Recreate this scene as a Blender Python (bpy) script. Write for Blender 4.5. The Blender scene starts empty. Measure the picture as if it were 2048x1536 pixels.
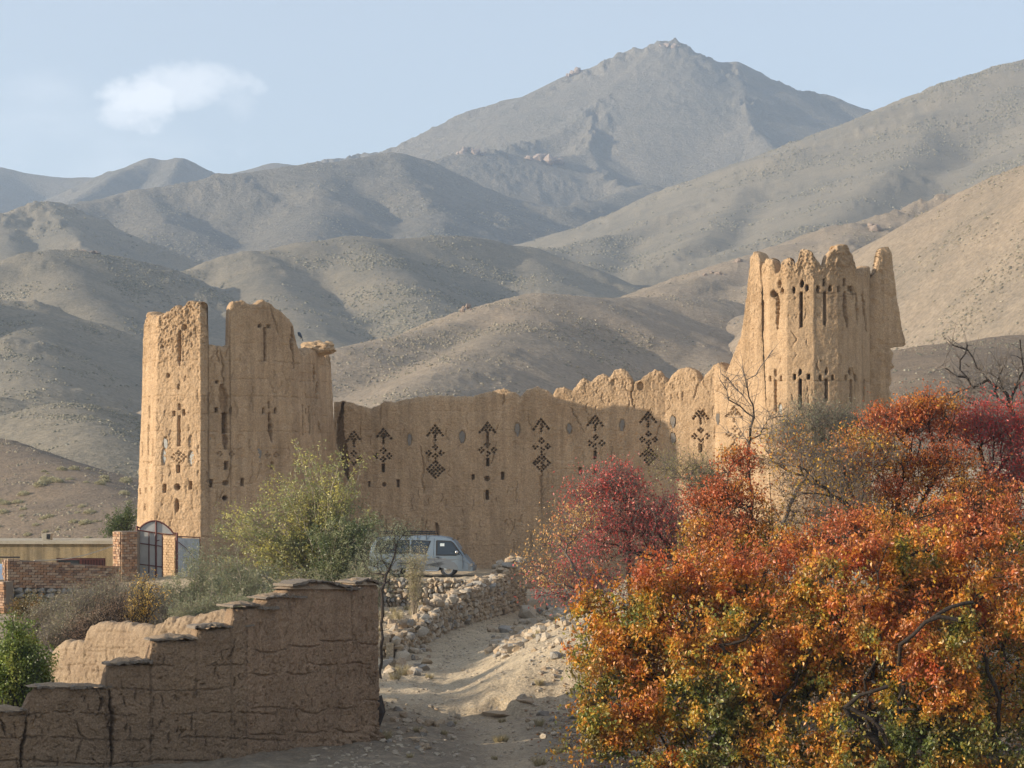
import bpy, math
import numpy as np
from mathutils import Vector, Matrix

# ------------------------------------------------------------------ camera, sky, sun, exposure
SC = bpy.context.scene
COL = SC.collection
F = 4818.0          # focal length in photo pixels (photo is 2048 wide)
HZ = 930.0          # photo row of the eye-level horizon
cam_d = bpy.data.cameras.new('camera'); cam = bpy.data.objects.new('camera', cam_d); COL.objects.link(cam)
cam_d.sensor_width = 36.0; cam_d.lens = F/2048*36.0; cam_d.shift_y = (HZ-768)/2048
cam_d.clip_start = 0.5; cam_d.clip_end = 20000
cam.location = (0, 0, 0); cam.rotation_euler = (math.pi/2, 0, 0)
SC.camera = cam

SUN_EL = math.radians(15.0)
SUN_AZ = math.radians(75.0)      # to the left of the line from the fort to the camera
sdir = Vector((-math.sin(SUN_AZ)*math.cos(SUN_EL), -math.cos(SUN_AZ)*math.cos(SUN_EL), math.sin(SUN_EL)))
sun_d = bpy.data.lights.new('sun', 'SUN'); sun_d.energy = 5.0; sun_d.angle = math.radians(0.5)
sun_d.color = (1.0, 0.87, 0.69)
sun = bpy.data.objects.new('sun', sun_d); COL.objects.link(sun)
sun.rotation_euler = sdir.to_track_quat('Z', 'Y').to_euler(); sun.location = (-60, -20, 40)

world = bpy.data.worlds.new('World'); SC.world = world; world.use_nodes = True
wn = world.node_tree; wn.nodes.clear(); L = wn.links.new
wout = wn.nodes.new('ShaderNodeOutputWorld'); bg = wn.nodes.new('ShaderNodeBackground')
sky = wn.nodes.new('ShaderNodeTexSky'); sky.sky_type = 'NISHITA'; sky.sun_disc = False
sky.sun_elevation = SUN_EL; sky.sun_rotation = math.atan2(sdir.x, sdir.y)
sky.air_density = 1.0; sky.dust_density = 1.2; sky.ozone_density = 1.6; sky.altitude = 1800
bg.inputs['Strength'].default_value = 0.10
tc = wn.nodes.new('ShaderNodeTexCoord')
def wmath(op, a, b=None, c=None):
    n = wn.nodes.new('ShaderNodeMath'); n.operation = op
    for i, v in enumerate((a, b, c)):
        if v is None: continue
        if isinstance(v, (int, float)): n.inputs[i].default_value = v
        else: L(v, n.inputs[i])
    return n.outputs[0]
def wmap(x, a, b, c=0.0, d=1.0):
    n = wn.nodes.new('ShaderNodeMapRange'); n.interpolation_type = 'SMOOTHSTEP'
    L(x, n.inputs[0]); n.inputs[1].default_value = a; n.inputs[2].default_value = b
    n.inputs[3].default_value = c; n.inputs[4].default_value = d
    return n.outputs[0]
def wnoise(scale, detail, rough, off=(0, 0, 0), sc=(1, 1, 1)):
    m = wn.nodes.new('ShaderNodeMapping'); L(tc.outputs['Generated'], m.inputs[0])
    m.inputs['Location'].default_value = off; m.inputs['Scale'].default_value = sc
    n = wn.nodes.new('ShaderNodeTexNoise'); n.inputs['Scale'].default_value = scale
    n.inputs['Detail'].default_value = detail; n.inputs['Roughness'].default_value = rough
    L(m.outputs[0], n.inputs['Vector']); return n.outputs[0]
def cloud_blob(px, py, rx, ry, n_amt, lo, hi, top):
    d = Vector(((px-1024)/F, 1, (HZ-py)/F)).normalized()
    m = wn.nodes.new('ShaderNodeMapping'); m.vector_type = 'POINT'; L(tc.outputs['Generated'], m.inputs[0])
    s = (F/rx, F/rx, F/ry)
    m.inputs['Scale'].default_value = s; m.inputs['Location'].default_value = (-d.x*s[0], -d.y*s[1], -d.z*s[2])
    ln = wn.nodes.new('ShaderNodeVectorMath'); ln.operation = 'LENGTH'; L(m.outputs[0], ln.inputs[0])
    nz = wmath('MULTIPLY', wmath('SUBTRACT', wnoise(32, 8, .6, (px*.01, 0, py*.01), (1, 1, 1.5)), .5), n_amt)
    v = wmath('ADD', wmath('SUBTRACT', 1.0, ln.outputs['Value']), nz)
    return wmap(v, lo, hi, 0.0, top)
blobs = [cloud_blob(290, 205, 130, 90, 2.0, -.15, .75, .95), cloud_blob(375, 175, 170, 72, 2.1, -.2, 1.0, .8), cloud_blob(240, 225, 80, 60, 2.0, -.1, .8, .8),
         cloud_blob(480, 215, 140, 100, 2.0, -.15, 1.3, .55), cloud_blob(340, 300, 420, 130, 1.4, -.1, 1.2, .5),
         cloud_blob(40, 180, 130, 60, 3.0, -.1, 1.2, .5), cloud_blob(60, 310, 300, 150, 1.4, -.1, 1.2, .5)]
cm = blobs[0]
for b in blobs[1:]: cm = wmath('MAXIMUM', cm, b)
veil = wmap(wnoise(5.0, 5, .55, (1.3, .2, 4.0), (1, 1, 3)), .55, .8, 0.0, .3)
cm = wmath('MAXIMUM', cm, wmath('ADD', veil, .36))
mix = wn.nodes.new('ShaderNodeMix'); mix.data_type = 'RGBA'
L(cm, mix.inputs[0]); L(sky.outputs[0], mix.inputs[6]); mix.inputs[7].default_value = (7.8, 8.1, 8.5, 1)
L(mix.outputs[2], bg.inputs['Color']); L(bg.outputs[0], wout.inputs['Surface'])

SC.view_settings.view_transform = 'Standard'; SC.view_settings.look = 'None'
SC.view_settings.exposure = 0.55; SC.view_settings.gamma = 1.0; SC.view_settings.use_curve_mapping = False
SC.render.engine = 'CYCLES'
cy = SC.cycles
cy.max_bounces = 6; cy.diffuse_bounces = 3; cy.glossy_bounces = 2; cy.transmission_bounces = 3
cy.volume_bounces = 1; cy.transparent_max_bounces = 6
cy.use_denoising = True; cy.denoiser = 'OPENIMAGEDENOISE'; cy.denoising_input_passes = 'RGB_ALBEDO_NORMAL'
cy.use_adaptive_sampling = True; cy.adaptive_threshold = 0.02
cy.caustics_reflective = False; cy.caustics_refractive = False

# ------------------------------------------------------------------ numeric helpers
R = np.random.default_rng(7)
_perm = np.random.default_rng(11).permutation(256); _perm = np.concatenate([_perm, _perm, _perm])
_g = np.random.default_rng(12).normal(size=(256, 3)); _g /= np.linalg.norm(_g, axis=1)[:, None]
def pn(x, y, z=None):
    x = np.asarray(x, float); y = np.asarray(y, float)
    z = np.zeros_like(x) if z is None else np.asarray(z, float)+0*x
    xi = np.floor(x).astype(int); yi = np.floor(y).astype(int); zi = np.floor(z).astype(int)
    xf = x-xi; yf = y-yi; zf = z-zi; xi &= 255; yi &= 255; zi &= 255
    u = xf*xf*xf*(xf*(xf*6-15)+10); v = yf*yf*yf*(yf*(yf*6-15)+10); w = zf*zf*zf*(zf*(zf*6-15)+10)
    r = 0
    for a in (0, 1):
        for b in (0, 1):
            for c in (0, 1):
                g = _g[_perm[_perm[_perm[(xi+a) & 255]+((yi+b) & 255)]+((zi+c) & 255)]]
                d = g[..., 0]*(xf-a)+g[..., 1]*(yf-b)+g[..., 2]*(zf-c)
                r = r+d*(u if a else 1-u)*(v if b else 1-v)*(w if c else 1-w)
    return r*1.6
def fbm(x, y, z=None, o=4, g=.5):
    s = 0; a = 1.0; f = 1.0
    for i in range(o):
        s = s+a*pn(x*f+i*17.3, y*f+i*9.1, None if z is None else z*f+i*5.7); a *= g; f *= 2.03
    return s
def ridged(x, y, z=None, o=4):
    s = 0; a = 1.0; f = 1.0
    for i in range(o):
        s = s+a*(1-2*np.abs(pn(x*f+i*7.7, y*f+i*3.3, None if z is None else z*f))); a *= .5; f *= 2.1
    return s
def sstep(x, a, b):
    t = np.clip((np.asarray(x, float)-a)/(b-a), 0, 1); return t*t*(3-2*t)
def W(px, py, Y):
    return np.array([(px-1024)/F*Y, Y, (HZ-py)/F*Y])

# ------------------------------------------------------------------ object helpers
def mesh_np(name, V, Q, smooth=True, col=None):
    V = np.ascontiguousarray(V, dtype=np.float32).reshape(-1, 3)
    Q = np.asarray(Q); k = Q.shape[1]
    me = bpy.data.meshes.new(name)
    me.vertices.add(len(V)); me.vertices.foreach_set('co', V.ravel())
    me.loops.add(Q.size); me.loops.foreach_set('vertex_index', np.ascontiguousarray(Q.ravel(), dtype=np.int32))
    me.polygons.add(len(Q)); me.polygons.foreach_set('loop_start', np.arange(0, Q.size, k, dtype=np.int32))
    try: me.polygons.foreach_set('loop_total', np.full(len(Q), k, dtype=np.int32))
    except Exception: pass
    me.polygons.foreach_set('use_smooth', np.full(len(Q), smooth, dtype=bool))
    if col is not None:
        a = me.color_attributes.new('Col', 'FLOAT_COLOR', 'POINT')
        c = np.ones((len(V), 4), np.float32); c[:, :3] = col; a.data.foreach_set('color', c.ravel())
    me.update(calc_edges=True); me.validate()
    return me
class MB:
    """collects polygons of any size, then links them as one mesh object"""
    def __init__(s): s.v = []; s.f = []
    def add(s, vs, fs):
        o = len(s.v); s.v += [tuple(map(float, p)) for p in vs]; s.f += [tuple(i+o for i in f) for f in fs]
    def box(s, lo, hi):
        (a, b, c), (d, e, f) = lo, hi
        s.add([(a,b,c),(d,b,c),(d,e,c),(a,e,c),(a,b,f),(d,b,f),(d,e,f),(a,e,f)],
              [(0,3,2,1),(4,5,6,7),(0,1,5,4),(1,2,6,5),(2,3,7,6),(3,0,4,7)])
    def prism(s, poly, n):
        """closed polygon extruded by vector n"""
        k = len(poly); poly = [np.array(p, float) for p in poly]; n = np.array(n, float)
        s.add(poly+[p+n for p in poly], [tuple(range(k))[::-1], tuple(range(k, 2*k))]+[(i, (i+1) % k, (i+1) % k+k, i+k) for i in range(k)])
    def tube(s, pts, r, n=6, r1=None):
        pts = [np.array(p, float) for p in pts]; k = len(pts); vs = []; r1 = r if r1 is None else r1
        for i, p in enumerate(pts):
            d = pts[min(i+1, k-1)]-pts[max(i-1, 0)]; d /= np.linalg.norm(d)+1e-9
            a = np.cross(d, (0, 0, 1) if abs(d[2]) < .9 else (1, 0, 0)); a /= np.linalg.norm(a); b = np.cross(d, a)
            rr = r+(r1-r)*i/max(1, k-1)
            vs += [p+rr*(math.cos(t)*a+math.sin(t)*b) for t in np.arange(n)*2*math.pi/n]
        fs = [(i*n+j, i*n+(j+1) % n, (i+1)*n+(j+1) % n, (i+1)*n+j) for i in range(k-1) for j in range(n)]
        fs += [tuple(range(n))[::-1], tuple(range((k-1)*n, k*n))]
        s.add(vs, fs)
    def build(s, name, mat, parent=None, smooth=False):
        me = bpy.data.meshes.new(name); me.from_pydata(s.v, [], s.f); me.update()
        if smooth: me.polygons.foreach_set('use_smooth', [True]*len(me.polygons))
        return link(name, me, mat, parent)
def link(name, me, mat=None, parent=None):
    o = bpy.data.objects.new(name, me); COL.objects.link(o)
    if mat is not None and me is not None and len(me.materials) == 0: me.materials.append(mat)
    if parent is not None:
        o.parent = parent; o.matrix_parent_inverse = Matrix.Translation(-Vector(parent.location)) if parent.type == 'EMPTY' else Matrix.Identity(4)
    return o
def tag(o, label=None, cat=None, group=None, kind=None):
    if label: o['label'] = label
    if cat: o['category'] = cat
    if group: o['group'] = group
    if kind: o['kind'] = kind
    return o
def empty(name, loc, label, cat, group=None):
    o = bpy.data.objects.new(name, None); COL.objects.link(o); o.location = tuple(float(v) for v in loc); o.empty_display_size = .3
    return tag(o, label, cat, group)

# ------------------------------------------------------------------ materials
def nmat(name):
    m = bpy.data.materials.new(name); m.use_nodes = True; nt = m.node_tree
    p = nt.nodes['Principled BSDF']; p.inputs['Roughness'].default_value = .92
    p.inputs['Specular IOR Level'].default_value = .2
    return m, nt, p
def nz(nt, coord, scale, detail=5, rough=.55, sc=(1, 1, 1), off=(0, 0, 0)):
    m = nt.nodes.new('ShaderNodeMapping'); m.inputs['Scale'].default_value = sc; m.inputs['Location'].default_value = off
    nt.links.new(coord, m.inputs[0])
    n = nt.nodes.new('ShaderNodeTexNoise'); n.inputs['Scale'].default_value = scale
    n.inputs['Detail'].default_value = detail; n.inputs['Roughness'].default_value = rough
    nt.links.new(m.outputs[0], n.inputs['Vector']); return n.outputs[0]
def rng_(nt, x, a, b, c=0., d=1.):
    n = nt.nodes.new('ShaderNodeMapRange'); nt.links.new(x, n.inputs[0])
    for i, v in enumerate((a, b, c, d)): n.inputs[i+1].default_value = v
    return n.outputs[0]
def mixc(nt, f, a, b, mode='MIX'):
    n = nt.nodes.new('ShaderNodeMix'); n.data_type = 'RGBA'; n.blend_type = mode
    if isinstance(f, (int, float)): n.inputs[0].default_value = f
    else: nt.links.new(f, n.inputs[0])
    for i, v in ((6, a), (7, b)):
        if isinstance(v, (tuple, list)): n.inputs[i].default_value = (*v, 1) if len(v) == 3 else v
        else: nt.links.new(v, n.inputs[i])
    return n.outputs[2]
def mth(nt, op, a, b=None):
    n = nt.nodes.new('ShaderNodeMath'); n.operation = op
    for i, v in enumerate((a, b)):
        if v is None: continue
        if isinstance(v, (int, float)): n.inputs[i].default_value = v
        else: nt.links.new(v, n.inputs[i])
    return n.outputs[0]
def bump(nt, p, h, dist, strength=1.0):
    b = nt.nodes.new('ShaderNodeBump'); b.inputs['Strength'].default_value = strength; b.inputs['Distance'].default_value = dist
    nt.links.new(h, b.inputs['Height']); nt.links.new(b.outputs[0], p.inputs['Normal'])
def earth(name, c1, c2, c3, s=1.0, bd=.03, streak=0.0, speck=None, vs=(1, 1, 1), gc=(.72, 1.26), attr=None):
    """mud, soil or rock: three colours blended at several scales, with grain and relief; s scales the pattern in 1/m"""
    m, nt, p = nmat(name)
    geo = nt.nodes.new('ShaderNodeNewGeometry').outputs['Position']
    big = rng_(nt, nz(nt, geo, .35*s, 5, .6, vs), .36, .64)
    med = rng_(nt, nz(nt, geo, 2.2*s, 6, .65, vs, (3, 7, 1)), .35, .68)
    fine = nz(nt, geo, 16*s, 5, .7, vs, (9, 2, 4))
    c = mixc(nt, big, c1, c2); c = mixc(nt, mth(nt, 'MULTIPLY', med, .55), c, c3)
    g = rng_(nt, fine, .3, .7, *gc)
    c = mixc(nt, 1.0, c, g, 'MULTIPLY')
    if streak:
        st = rng_(nt, nz(nt, geo, 3.2, 4, .6, (1, 1, .07), (5, 5, 5)), .4, .7, 1.0, 1.0-streak)
        c = mixc(nt, 1.0, c, st, 'MULTIPLY')
    if speck:
        sp = rng_(nt, nz(nt, geo, speck[0], 2, .5), speck[1], speck[1]+.06)
        c = mixc(nt, sp, c, speck[2])
    if attr:
        a = nt.nodes.new('ShaderNodeAttribute'); a.attribute_name = 'Col'
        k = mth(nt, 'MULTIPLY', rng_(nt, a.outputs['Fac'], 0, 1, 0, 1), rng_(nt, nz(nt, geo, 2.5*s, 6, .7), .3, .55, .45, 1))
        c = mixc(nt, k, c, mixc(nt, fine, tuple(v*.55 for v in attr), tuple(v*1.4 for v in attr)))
    nt.links.new(c, p.inputs['Base Color'])
    h = mth(nt, 'ADD', mth(nt, 'MULTIPLY', fine, .5), mth(nt, 'MULTIPLY', nz(nt, geo, 5*s, 6, .7, vs), 1.0))
    bump(nt, p, h, bd)
    return m
def plain(name, c, rough=.6, metal=0., spec=.4, var=.12, s=8):
    m, nt, p = nmat(name)
    geo = nt.nodes.new('ShaderNodeNewGeometry').outputs['Position']
    n = rng_(nt, nz(nt, geo, s, 5, .6), .3, .7, 1-var, 1+var)
    nt.links.new(mixc(nt, 1.0, tuple(c), n, 'MULTIPLY'), p.inputs['Base Color'])
    p.inputs['Roughness'].default_value = rough; p.inputs['Metallic'].default_value = metal
    p.inputs['Specular IOR Level'].default_value = spec
    return m
def leafmat(name, trans=.4, gloss=.06):
    m = bpy.data.materials.new(name); m.use_nodes = True; nt = m.node_tree; nt.nodes.clear()
    o = nt.nodes.new('ShaderNodeOutputMaterial'); a = nt.nodes.new('ShaderNodeAttribute'); a.attribute_name = 'Col'
    d = nt.nodes.new('ShaderNodeBsdfDiffuse'); t = nt.nodes.new('ShaderNodeBsdfTranslucent'); g = nt.nodes.new('ShaderNodeBsdfGlossy')
    g.inputs['Roughness'].default_value = .45; g.inputs['Color'].default_value = (.9, .9, .9, 1)
    m1 = nt.nodes.new('ShaderNodeMixShader'); m1.inputs[0].default_value = trans
    m2 = nt.nodes.new('ShaderNodeMixShader'); m2.inputs[0].default_value = gloss
    l = nt.links.new; l(a.outputs['Color'], d.inputs[0]); l(a.outputs['Color'], t.inputs[0])
    l(d.outputs[0], m1.inputs[1]); l(t.outputs[0], m1.inputs[2]); l(m1.outputs[0], m2.inputs[1]); l(g.outputs[0], m2.inputs[2])
    l(m2.outputs[0], o.inputs[0]); return m

M = {}
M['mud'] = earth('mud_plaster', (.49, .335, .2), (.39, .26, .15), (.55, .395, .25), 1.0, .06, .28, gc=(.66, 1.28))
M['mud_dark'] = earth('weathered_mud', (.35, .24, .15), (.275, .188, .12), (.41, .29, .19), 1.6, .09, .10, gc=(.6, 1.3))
M['mud_red'] = earth('straw_mud_plaster', (.42, .285, .18), (.33, .225, .142), (.48, .335, .22), 1.6, .08, .22, gc=(.62, 1.3))
M['mud_pale'] = earth('pale_mud', (.45, .32, .195), (.38, .26, .155), (.49, .36, .23), 1.6, .045, .10)
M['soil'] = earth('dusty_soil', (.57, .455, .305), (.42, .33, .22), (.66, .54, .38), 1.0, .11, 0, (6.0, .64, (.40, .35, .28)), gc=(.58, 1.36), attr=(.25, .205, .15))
M['hill'] = earth('hill_scrub_soil', (.24, .205, .15), (.17, .155, .12), (.28, .235, .17), .06, .55)
M['hill_near'] = earth('near_hill_soil', (.25, .185, .125), (.175, .135, .10), (.29, .225, .155), .25, .35, gc=(.6, 1.35))
M['hill_pink'] = earth('sandy_hill_soil', (.33, .255, .18), (.23, .19, .14), (.37, .29, .205), .07, .5)
M['mount'] = earth('mountain_rock_soil', (.20, .175, .135), (.14, .13, .105), (.25, .215, .165), .02, 4)
M['rock'] = earth('limestone', (.47, .39, .29), (.36, .30, .23), (.53, .46, .36), 3.0, .03)
M['rock2'] = earth('ochre_stone', (.43, .33, .22), (.35, .26, .18), (.48, .385, .27), 3.0, .03)
M['rock3'] = earth('grey_stone', (.33, .30, .26), (.25, .23, .20), (.38, .35, .30), 3.0, .03)
M['crag'] = earth('crag_rock', (.36, .27, .21), (.25, .20, .165), (.40, .32, .25), .3, .3)
M['slate'] = earth('blue_grey_slab', (.235, .205, .17), (.16, .16, .155), (.33, .265, .2), 14, .02)
M['slate_pale'] = earth('pale_slab', (.42, .41, .38), (.33, .33, .31), (.46, .45, .41), 4, .02)
M['slab'] = earth('coping_slab', (.22, .18, .14), (.16, .135, .11), (.27, .22, .17), 4, .02)
M['brick'] = earth('fired_brick', (.36, .20, .115), (.26, .145, .085), (.43, .27, .16), 3, .01)
M['brick2'] = earth('pale_brick', (.42, .29, .19), (.34, .22, .15), (.47, .34, .23), 3, .01)
M['brick3'] = earth('dark_brick', (.22, .13, .085), (.17, .10, .07), (.27, .17, .11), 3, .01)
M['mortar'] = earth('mortar', (.24, .19, .14), (.19, .15, .11), (.28, .22, .17), 3, .02)
M['bark'] = earth('dark_bark', (.05, .037, .029), (.032, .025, .02), (.08, .062, .048), 6, .03)
M['bark_grey'] = earth('grey_bark', (.20, .165, .135), (.15, .125, .105), (.26, .22, .185), 6, .015)
M['bark_pale'] = earth('pale_bark', (.36, .30, .22), (.28, .23, .17), (.42, .36, .27), 6, .015)
M['leaf'] = leafmat('leaf', .40, .04)
M['leaf_dry'] = leafmat('dry_leaf', .3, .03)
# ------------------------------------------------------------------ ground
def wall_x(Y):      # foot of the dry stone wall that follows the path
    return np.interp(Y, [60, 74, 79, 84, 89, 93, 98, 103, 107.5, 112], [-4.5, -4.3, -3.95, -3.45, -2.95, -2.45, -1.55, -.75, -.02, .5])
def ground_z(X, Y, rough=True):
    X = np.asarray(X, float); Y = np.asarray(Y, float)
    z = -6.2-0*X
    wx = wall_x(Y)
    left = sstep(wx-X, .05, .5)
    ter = np.where(X > -6.6, sstep(Y, 99.3, 99.9), sstep(Y, 90, 101)*(1-sstep(-X, 11, 13))+sstep(-X, 11, 13)*sstep(Y, 98, 103))
    ter = ter*sstep(Y, 74, 80)
    near = .35*sstep(Y, 76, 92)
    z = z+left*(ter*1.40+(1-ter)*near)
    # rubble bank and slope right of the path
    xr = np.interp(Y, [50, 62, 70, 80, 90, 100, 110], [2.6, 2.4, 1.9, .9, 1.0, 1.5, 2.4])
    bank = sstep(X-xr, 0, 3.5)
    z = z+.33*np.clip(X+2.0, 0, 5.2)*sstep(Y, 63, 67)*(1-sstep(Y, 76, 88))*(1-left)
    z = z+bank*(.75*sstep(Y, 66, 82))+sstep(X-xr, 1.5, 10)*2.4*sstep(Y, 78, 104)
    z = z-(.30*np.exp(-((X-np.interp(Y, [50, 60, 70, 84, 108], [-.1, -.9, -1.2, -1.4, .9]))/1.3)**2))*sstep(Y, 44, 60)*(1-left)
    # ground lifts into the fort hill and valley floor behind
    z = z+sstep(Y, 112, 135)*(-.5+3.2*sstep(X, 4, 20))*(1-sstep(Y, 220, 330))
    z = z-.9*sstep(Y, 112, 135)*sstep(-X, 4, 8)
    z = z-5.0*sstep(Y, 900, 2500)
    # the dip and lip across the path
    z = z-.34*np.exp(-((Y-62.2)/1.2)**2)*sstep(X, -3.2, -2)*(1-sstep(X, 2.5, 4))
    z = z+.22*sstep(Y+.5*np.sin(X*2.1)+.25*np.sin(X*5.3), 63.1, 63.35)*np.exp(-((X+.3)/1.0)**2)*(1-sstep(Y, 64, 70))
    z = z+.16*np.exp(-((Y-65.2)/1.3)**2)*sstep(X, -3.2, -2)*(1-sstep(X, 2.5, 4))
    if rough:
        z = z+.10*fbm(X*.45, Y*.22, o=3)+.035*fbm(X*2.1, Y*1.1, o=3)*(1-sstep(Y, 130, 220))
        z = z+.06*np.clip(ridged(X*.9, Y*.5, o=3), 0, 2)*bank+.02*fbm(X*5, Y*3, 1.1, 3)*(1-sstep(Y, 105, 120))
    return z
xs = np.concatenate([-np.geomspace(5200, 34, 40), np.linspace(-33, -9, 60), np.linspace(-8.8, 8.8, 260), np.linspace(9, 34, 60), np.geomspace(35, 5200, 40)])
ys = np.concatenate([np.linspace(-60, 40, 40), np.linspace(40.5, 120, 520), np.linspace(121, 260, 70), np.geomspace(265, 5200, 50)])
GX, GY = np.meshgrid(xs, ys)
GZ = ground_z(GX, GY)
def gridfaces(nr, nc, closed=False):
    i = np.arange(nr-1)[:, None]; j = np.arange(nc if closed else nc-1)[None, :]
    a = i*nc+j; b = i*nc+(j+1) % nc
    return np.stack([a, b, b+nc, a+nc], -1).reshape(-1, 4)
V = np.stack([GX, GY, GZ], -1).reshape(-1, 3)
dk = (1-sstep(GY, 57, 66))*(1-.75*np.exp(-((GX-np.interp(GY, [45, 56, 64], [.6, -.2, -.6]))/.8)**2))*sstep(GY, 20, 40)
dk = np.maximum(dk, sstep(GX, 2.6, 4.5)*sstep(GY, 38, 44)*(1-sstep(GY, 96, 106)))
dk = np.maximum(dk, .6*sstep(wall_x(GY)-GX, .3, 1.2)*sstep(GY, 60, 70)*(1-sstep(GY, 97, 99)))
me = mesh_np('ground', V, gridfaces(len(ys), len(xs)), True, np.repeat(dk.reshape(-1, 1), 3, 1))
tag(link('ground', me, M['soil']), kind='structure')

# ------------------------------------------------------------------ hills
HILLS = {}
def hill(name, spines, slope, rr, ures=4.0, nrow=90, amp=3.0, nscale=30., crag=0.0, umin=-260, umax=2310, mat='hill', back=.3, sw=None, gully=.55, concave=0.0, jag=0.0):
    """terrain patch: a polar grid seen from the valley; each spine is a crest line in photo columns, rows and metres away"""
    S = [[W(*p) for p in sp] for sp in spines]
    allp = np.array([p for sp in S for p in sp]); zt = allp[:, 2].max()+8
    us = [p[0] for sp in spines for p in sp]
    ext = 420
    u = np.arange(max(umin, min(us)-ext-200), min(umax, max(us)+ext+200)+ures, ures)
    y0 = max(130., allp[:, 1].min()-zt/slope*.95); y1 = allp[:, 1].max()+zt/slope*back
    rows = np.linspace(y0, y1, nrow)
    U, Y = np.meshgrid(u, rows); X = (U-1024)/F*Y
    Ym = allp[:, 1].mean()
    # noise that warps the distance field: gives gullies running down from the crest
    k = 1/(nscale)
    wx = .35*nscale*fbm(X*k*.5, Y*k*.5, 3.3, 3); wy = .35*nscale*fbm(X*k*.5+40, Y*k*.5, 7.7, 3)
    Xw = X+wx*gully; Yw = Y+wy*gully
    H = []; dmin = np.full(X.shape, 1e9)
    for isp, sp in enumerate(S):
        h = np.full(X.shape, -1e9)
        for a, b in zip(sp[:-1], sp[1:]):
            dx, dy = b[0]-a[0], b[1]-a[1]; l2 = dx*dx+dy*dy
            t0 = np.clip(((X-a[0])*dx+(Y-a[1])*dy)/l2, 0, 1)
            d0 = np.hypot(X-a[0]-t0*dx, Y-a[1]-t0*dy)
            dmin = np.minimum(dmin, d0 if isp == 0 else d0*2.2+nscale*.15)
            t = np.clip(((Xw-a[0])*dx+(Yw-a[1])*dy)/l2, 0, 1)
            d1 = np.hypot(Xw-a[0]-t*dx, Yw-a[1]-t*dy)
            f = sstep(d0, 0, nscale*.8); d = d0*(1-f)+d1*f; t = t0*(1-f)+t*f
            dd = np.sqrt(d*d+rr*rr)-rr
            drop = slope*dd
            if concave: drop = slope*(dd*(1+.25*concave)-.0*dd)-concave*slope*dd*dd/(dd+zt*1.5)*.5
            h = np.maximum(h, a[2]+t*(b[2]-a[2])-drop)
        H.append(h)
    H = np.array(H); s = sw or nscale*.018
    mx = H.max(0); Z = mx+s*np.log(np.exp((H-mx)/s).sum(0))
    px = Ym/F
    Z = Z+amp*px*fbm(X*k*1.6, Y*k*1.6, 1.1, 4)+amp*.35*px*fbm(X*k*9, Y*k*9, 2.2, 3)
    if crag:
        cm = sstep(fbm(X*k*1.3+9, Y*k*1.3, 4.4, 3), .02, .45)
        Z = Z+crag*px*cm*np.clip(ridged(X*k*5, Y*k*5, 8.8, 4)-.2, -.3, 3)
    if mat == 'mount':
        fr_ = ridged(X*k*9, Y*k*9, 6.6, 4)
        Z = Z+px*1.6*np.clip(fr_-.1, -.4, 3)*np.clip(.35+1.2*fbm(X*k*1.1, Y*k*1.1+3, 2.9, 2), .1, 1.6)
    if jag:
        jm = np.exp(-(dmin/(nscale*.4))**2)
        jr = ridged(X*k*7+3, Y*k*4, 3.1, 4)
        Z = Z+px*jag*jm*np.clip(jr-.35, -.9, 2)*np.clip(.3+1.6*fbm(X*k*1.7+8, Y*k*1.7, 1.9, 2), 0, 2)
    Vv = np.stack([X, Y, Z], -1).reshape(-1, 3); Q = gridfaces(len(rows), len(u))
    keep = Z.reshape(-1)[Q].max(1) > -9
    HILLS[name] = (Vv, Q[keep], Z.shape)
    base = name.split('.')[0]
    nm = 'mountain' if base.startswith('mountain') else 'hill'
    return tag(link(nm, mesh_np(nm, Vv, Q[keep]), M[mat]), kind='structure')

hill('mountain.a', [[(620,330,2900),(800,300,2900),(870,265,2900),(960,215,2900),(1010,200,2900),(1128,176,2900),(1140,150,2900),(1165,142,2900),(1215,126,2900),(1262,105,2900),(1316,103,2900),(1328,92,2900),(1345,92,2900),(1364,106,2900),(1410,118,2900),(1470,130,2900),(1540,165,2900),(1600,185,2900),(1660,192,2900),(1730,220,2900),(1795,243,2900),(1950,300,2900),(2150,380,2900)],
     [(1318,92,2890),(1240,165,2790),(1190,228,2700),(1175,300,2560),(1210,360,2440),(1290,400,2340)],
     [(1190,232,2690),(1050,290,2600),(940,312,2520),(800,345,2450)],
     [(1175,310,2540),(1060,312,2480),(930,305,2440),(850,330,2400)],
     [(1470,124,2890),(1500,250,2620),(1580,330,2450)]], .52, 4, 2.2, 270, 1.8, 150., 2.4, mat='mount', umin=560, jag=11, gully=.3)
hill('mountain.b', [[(-400,300,3300),(-200,320,3250),(0,338,3200),(60,348,3200),(130,356,3200),(200,357,3200),(330,390,3200)],[(0,338,3200),(-60,400,2950)]], .45, 12, 5, 60, 2.0, 200., 2.0, mat='mount', jag=1.5)
hill('mountain.c', [[(60,440,2700),(120,400,2800),(195,357,2850),(250,335,2880),(300,319,2900),(343,325,2900),(358,318,2900),(370,322,2900),(410,340,2900),(455,350,2900),(540,385,2900)],[(300,320,2890),(235,350,2780),(150,400,2600)],[(360,320,2890),(330,370,2700),(290,400,2600)]], .5, 6, 4, 80, 2.0, 150., 4.0, mat='mount', jag=4)
hill('mountain.d', [[(400,370,3000),(465,349,3000),(550,326,3000),(590,332,3000),(720,360,3000)]], .45, 10, 5, 50, 1.5, 170., 2.0, mat='mount', jag=1.5)
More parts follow.
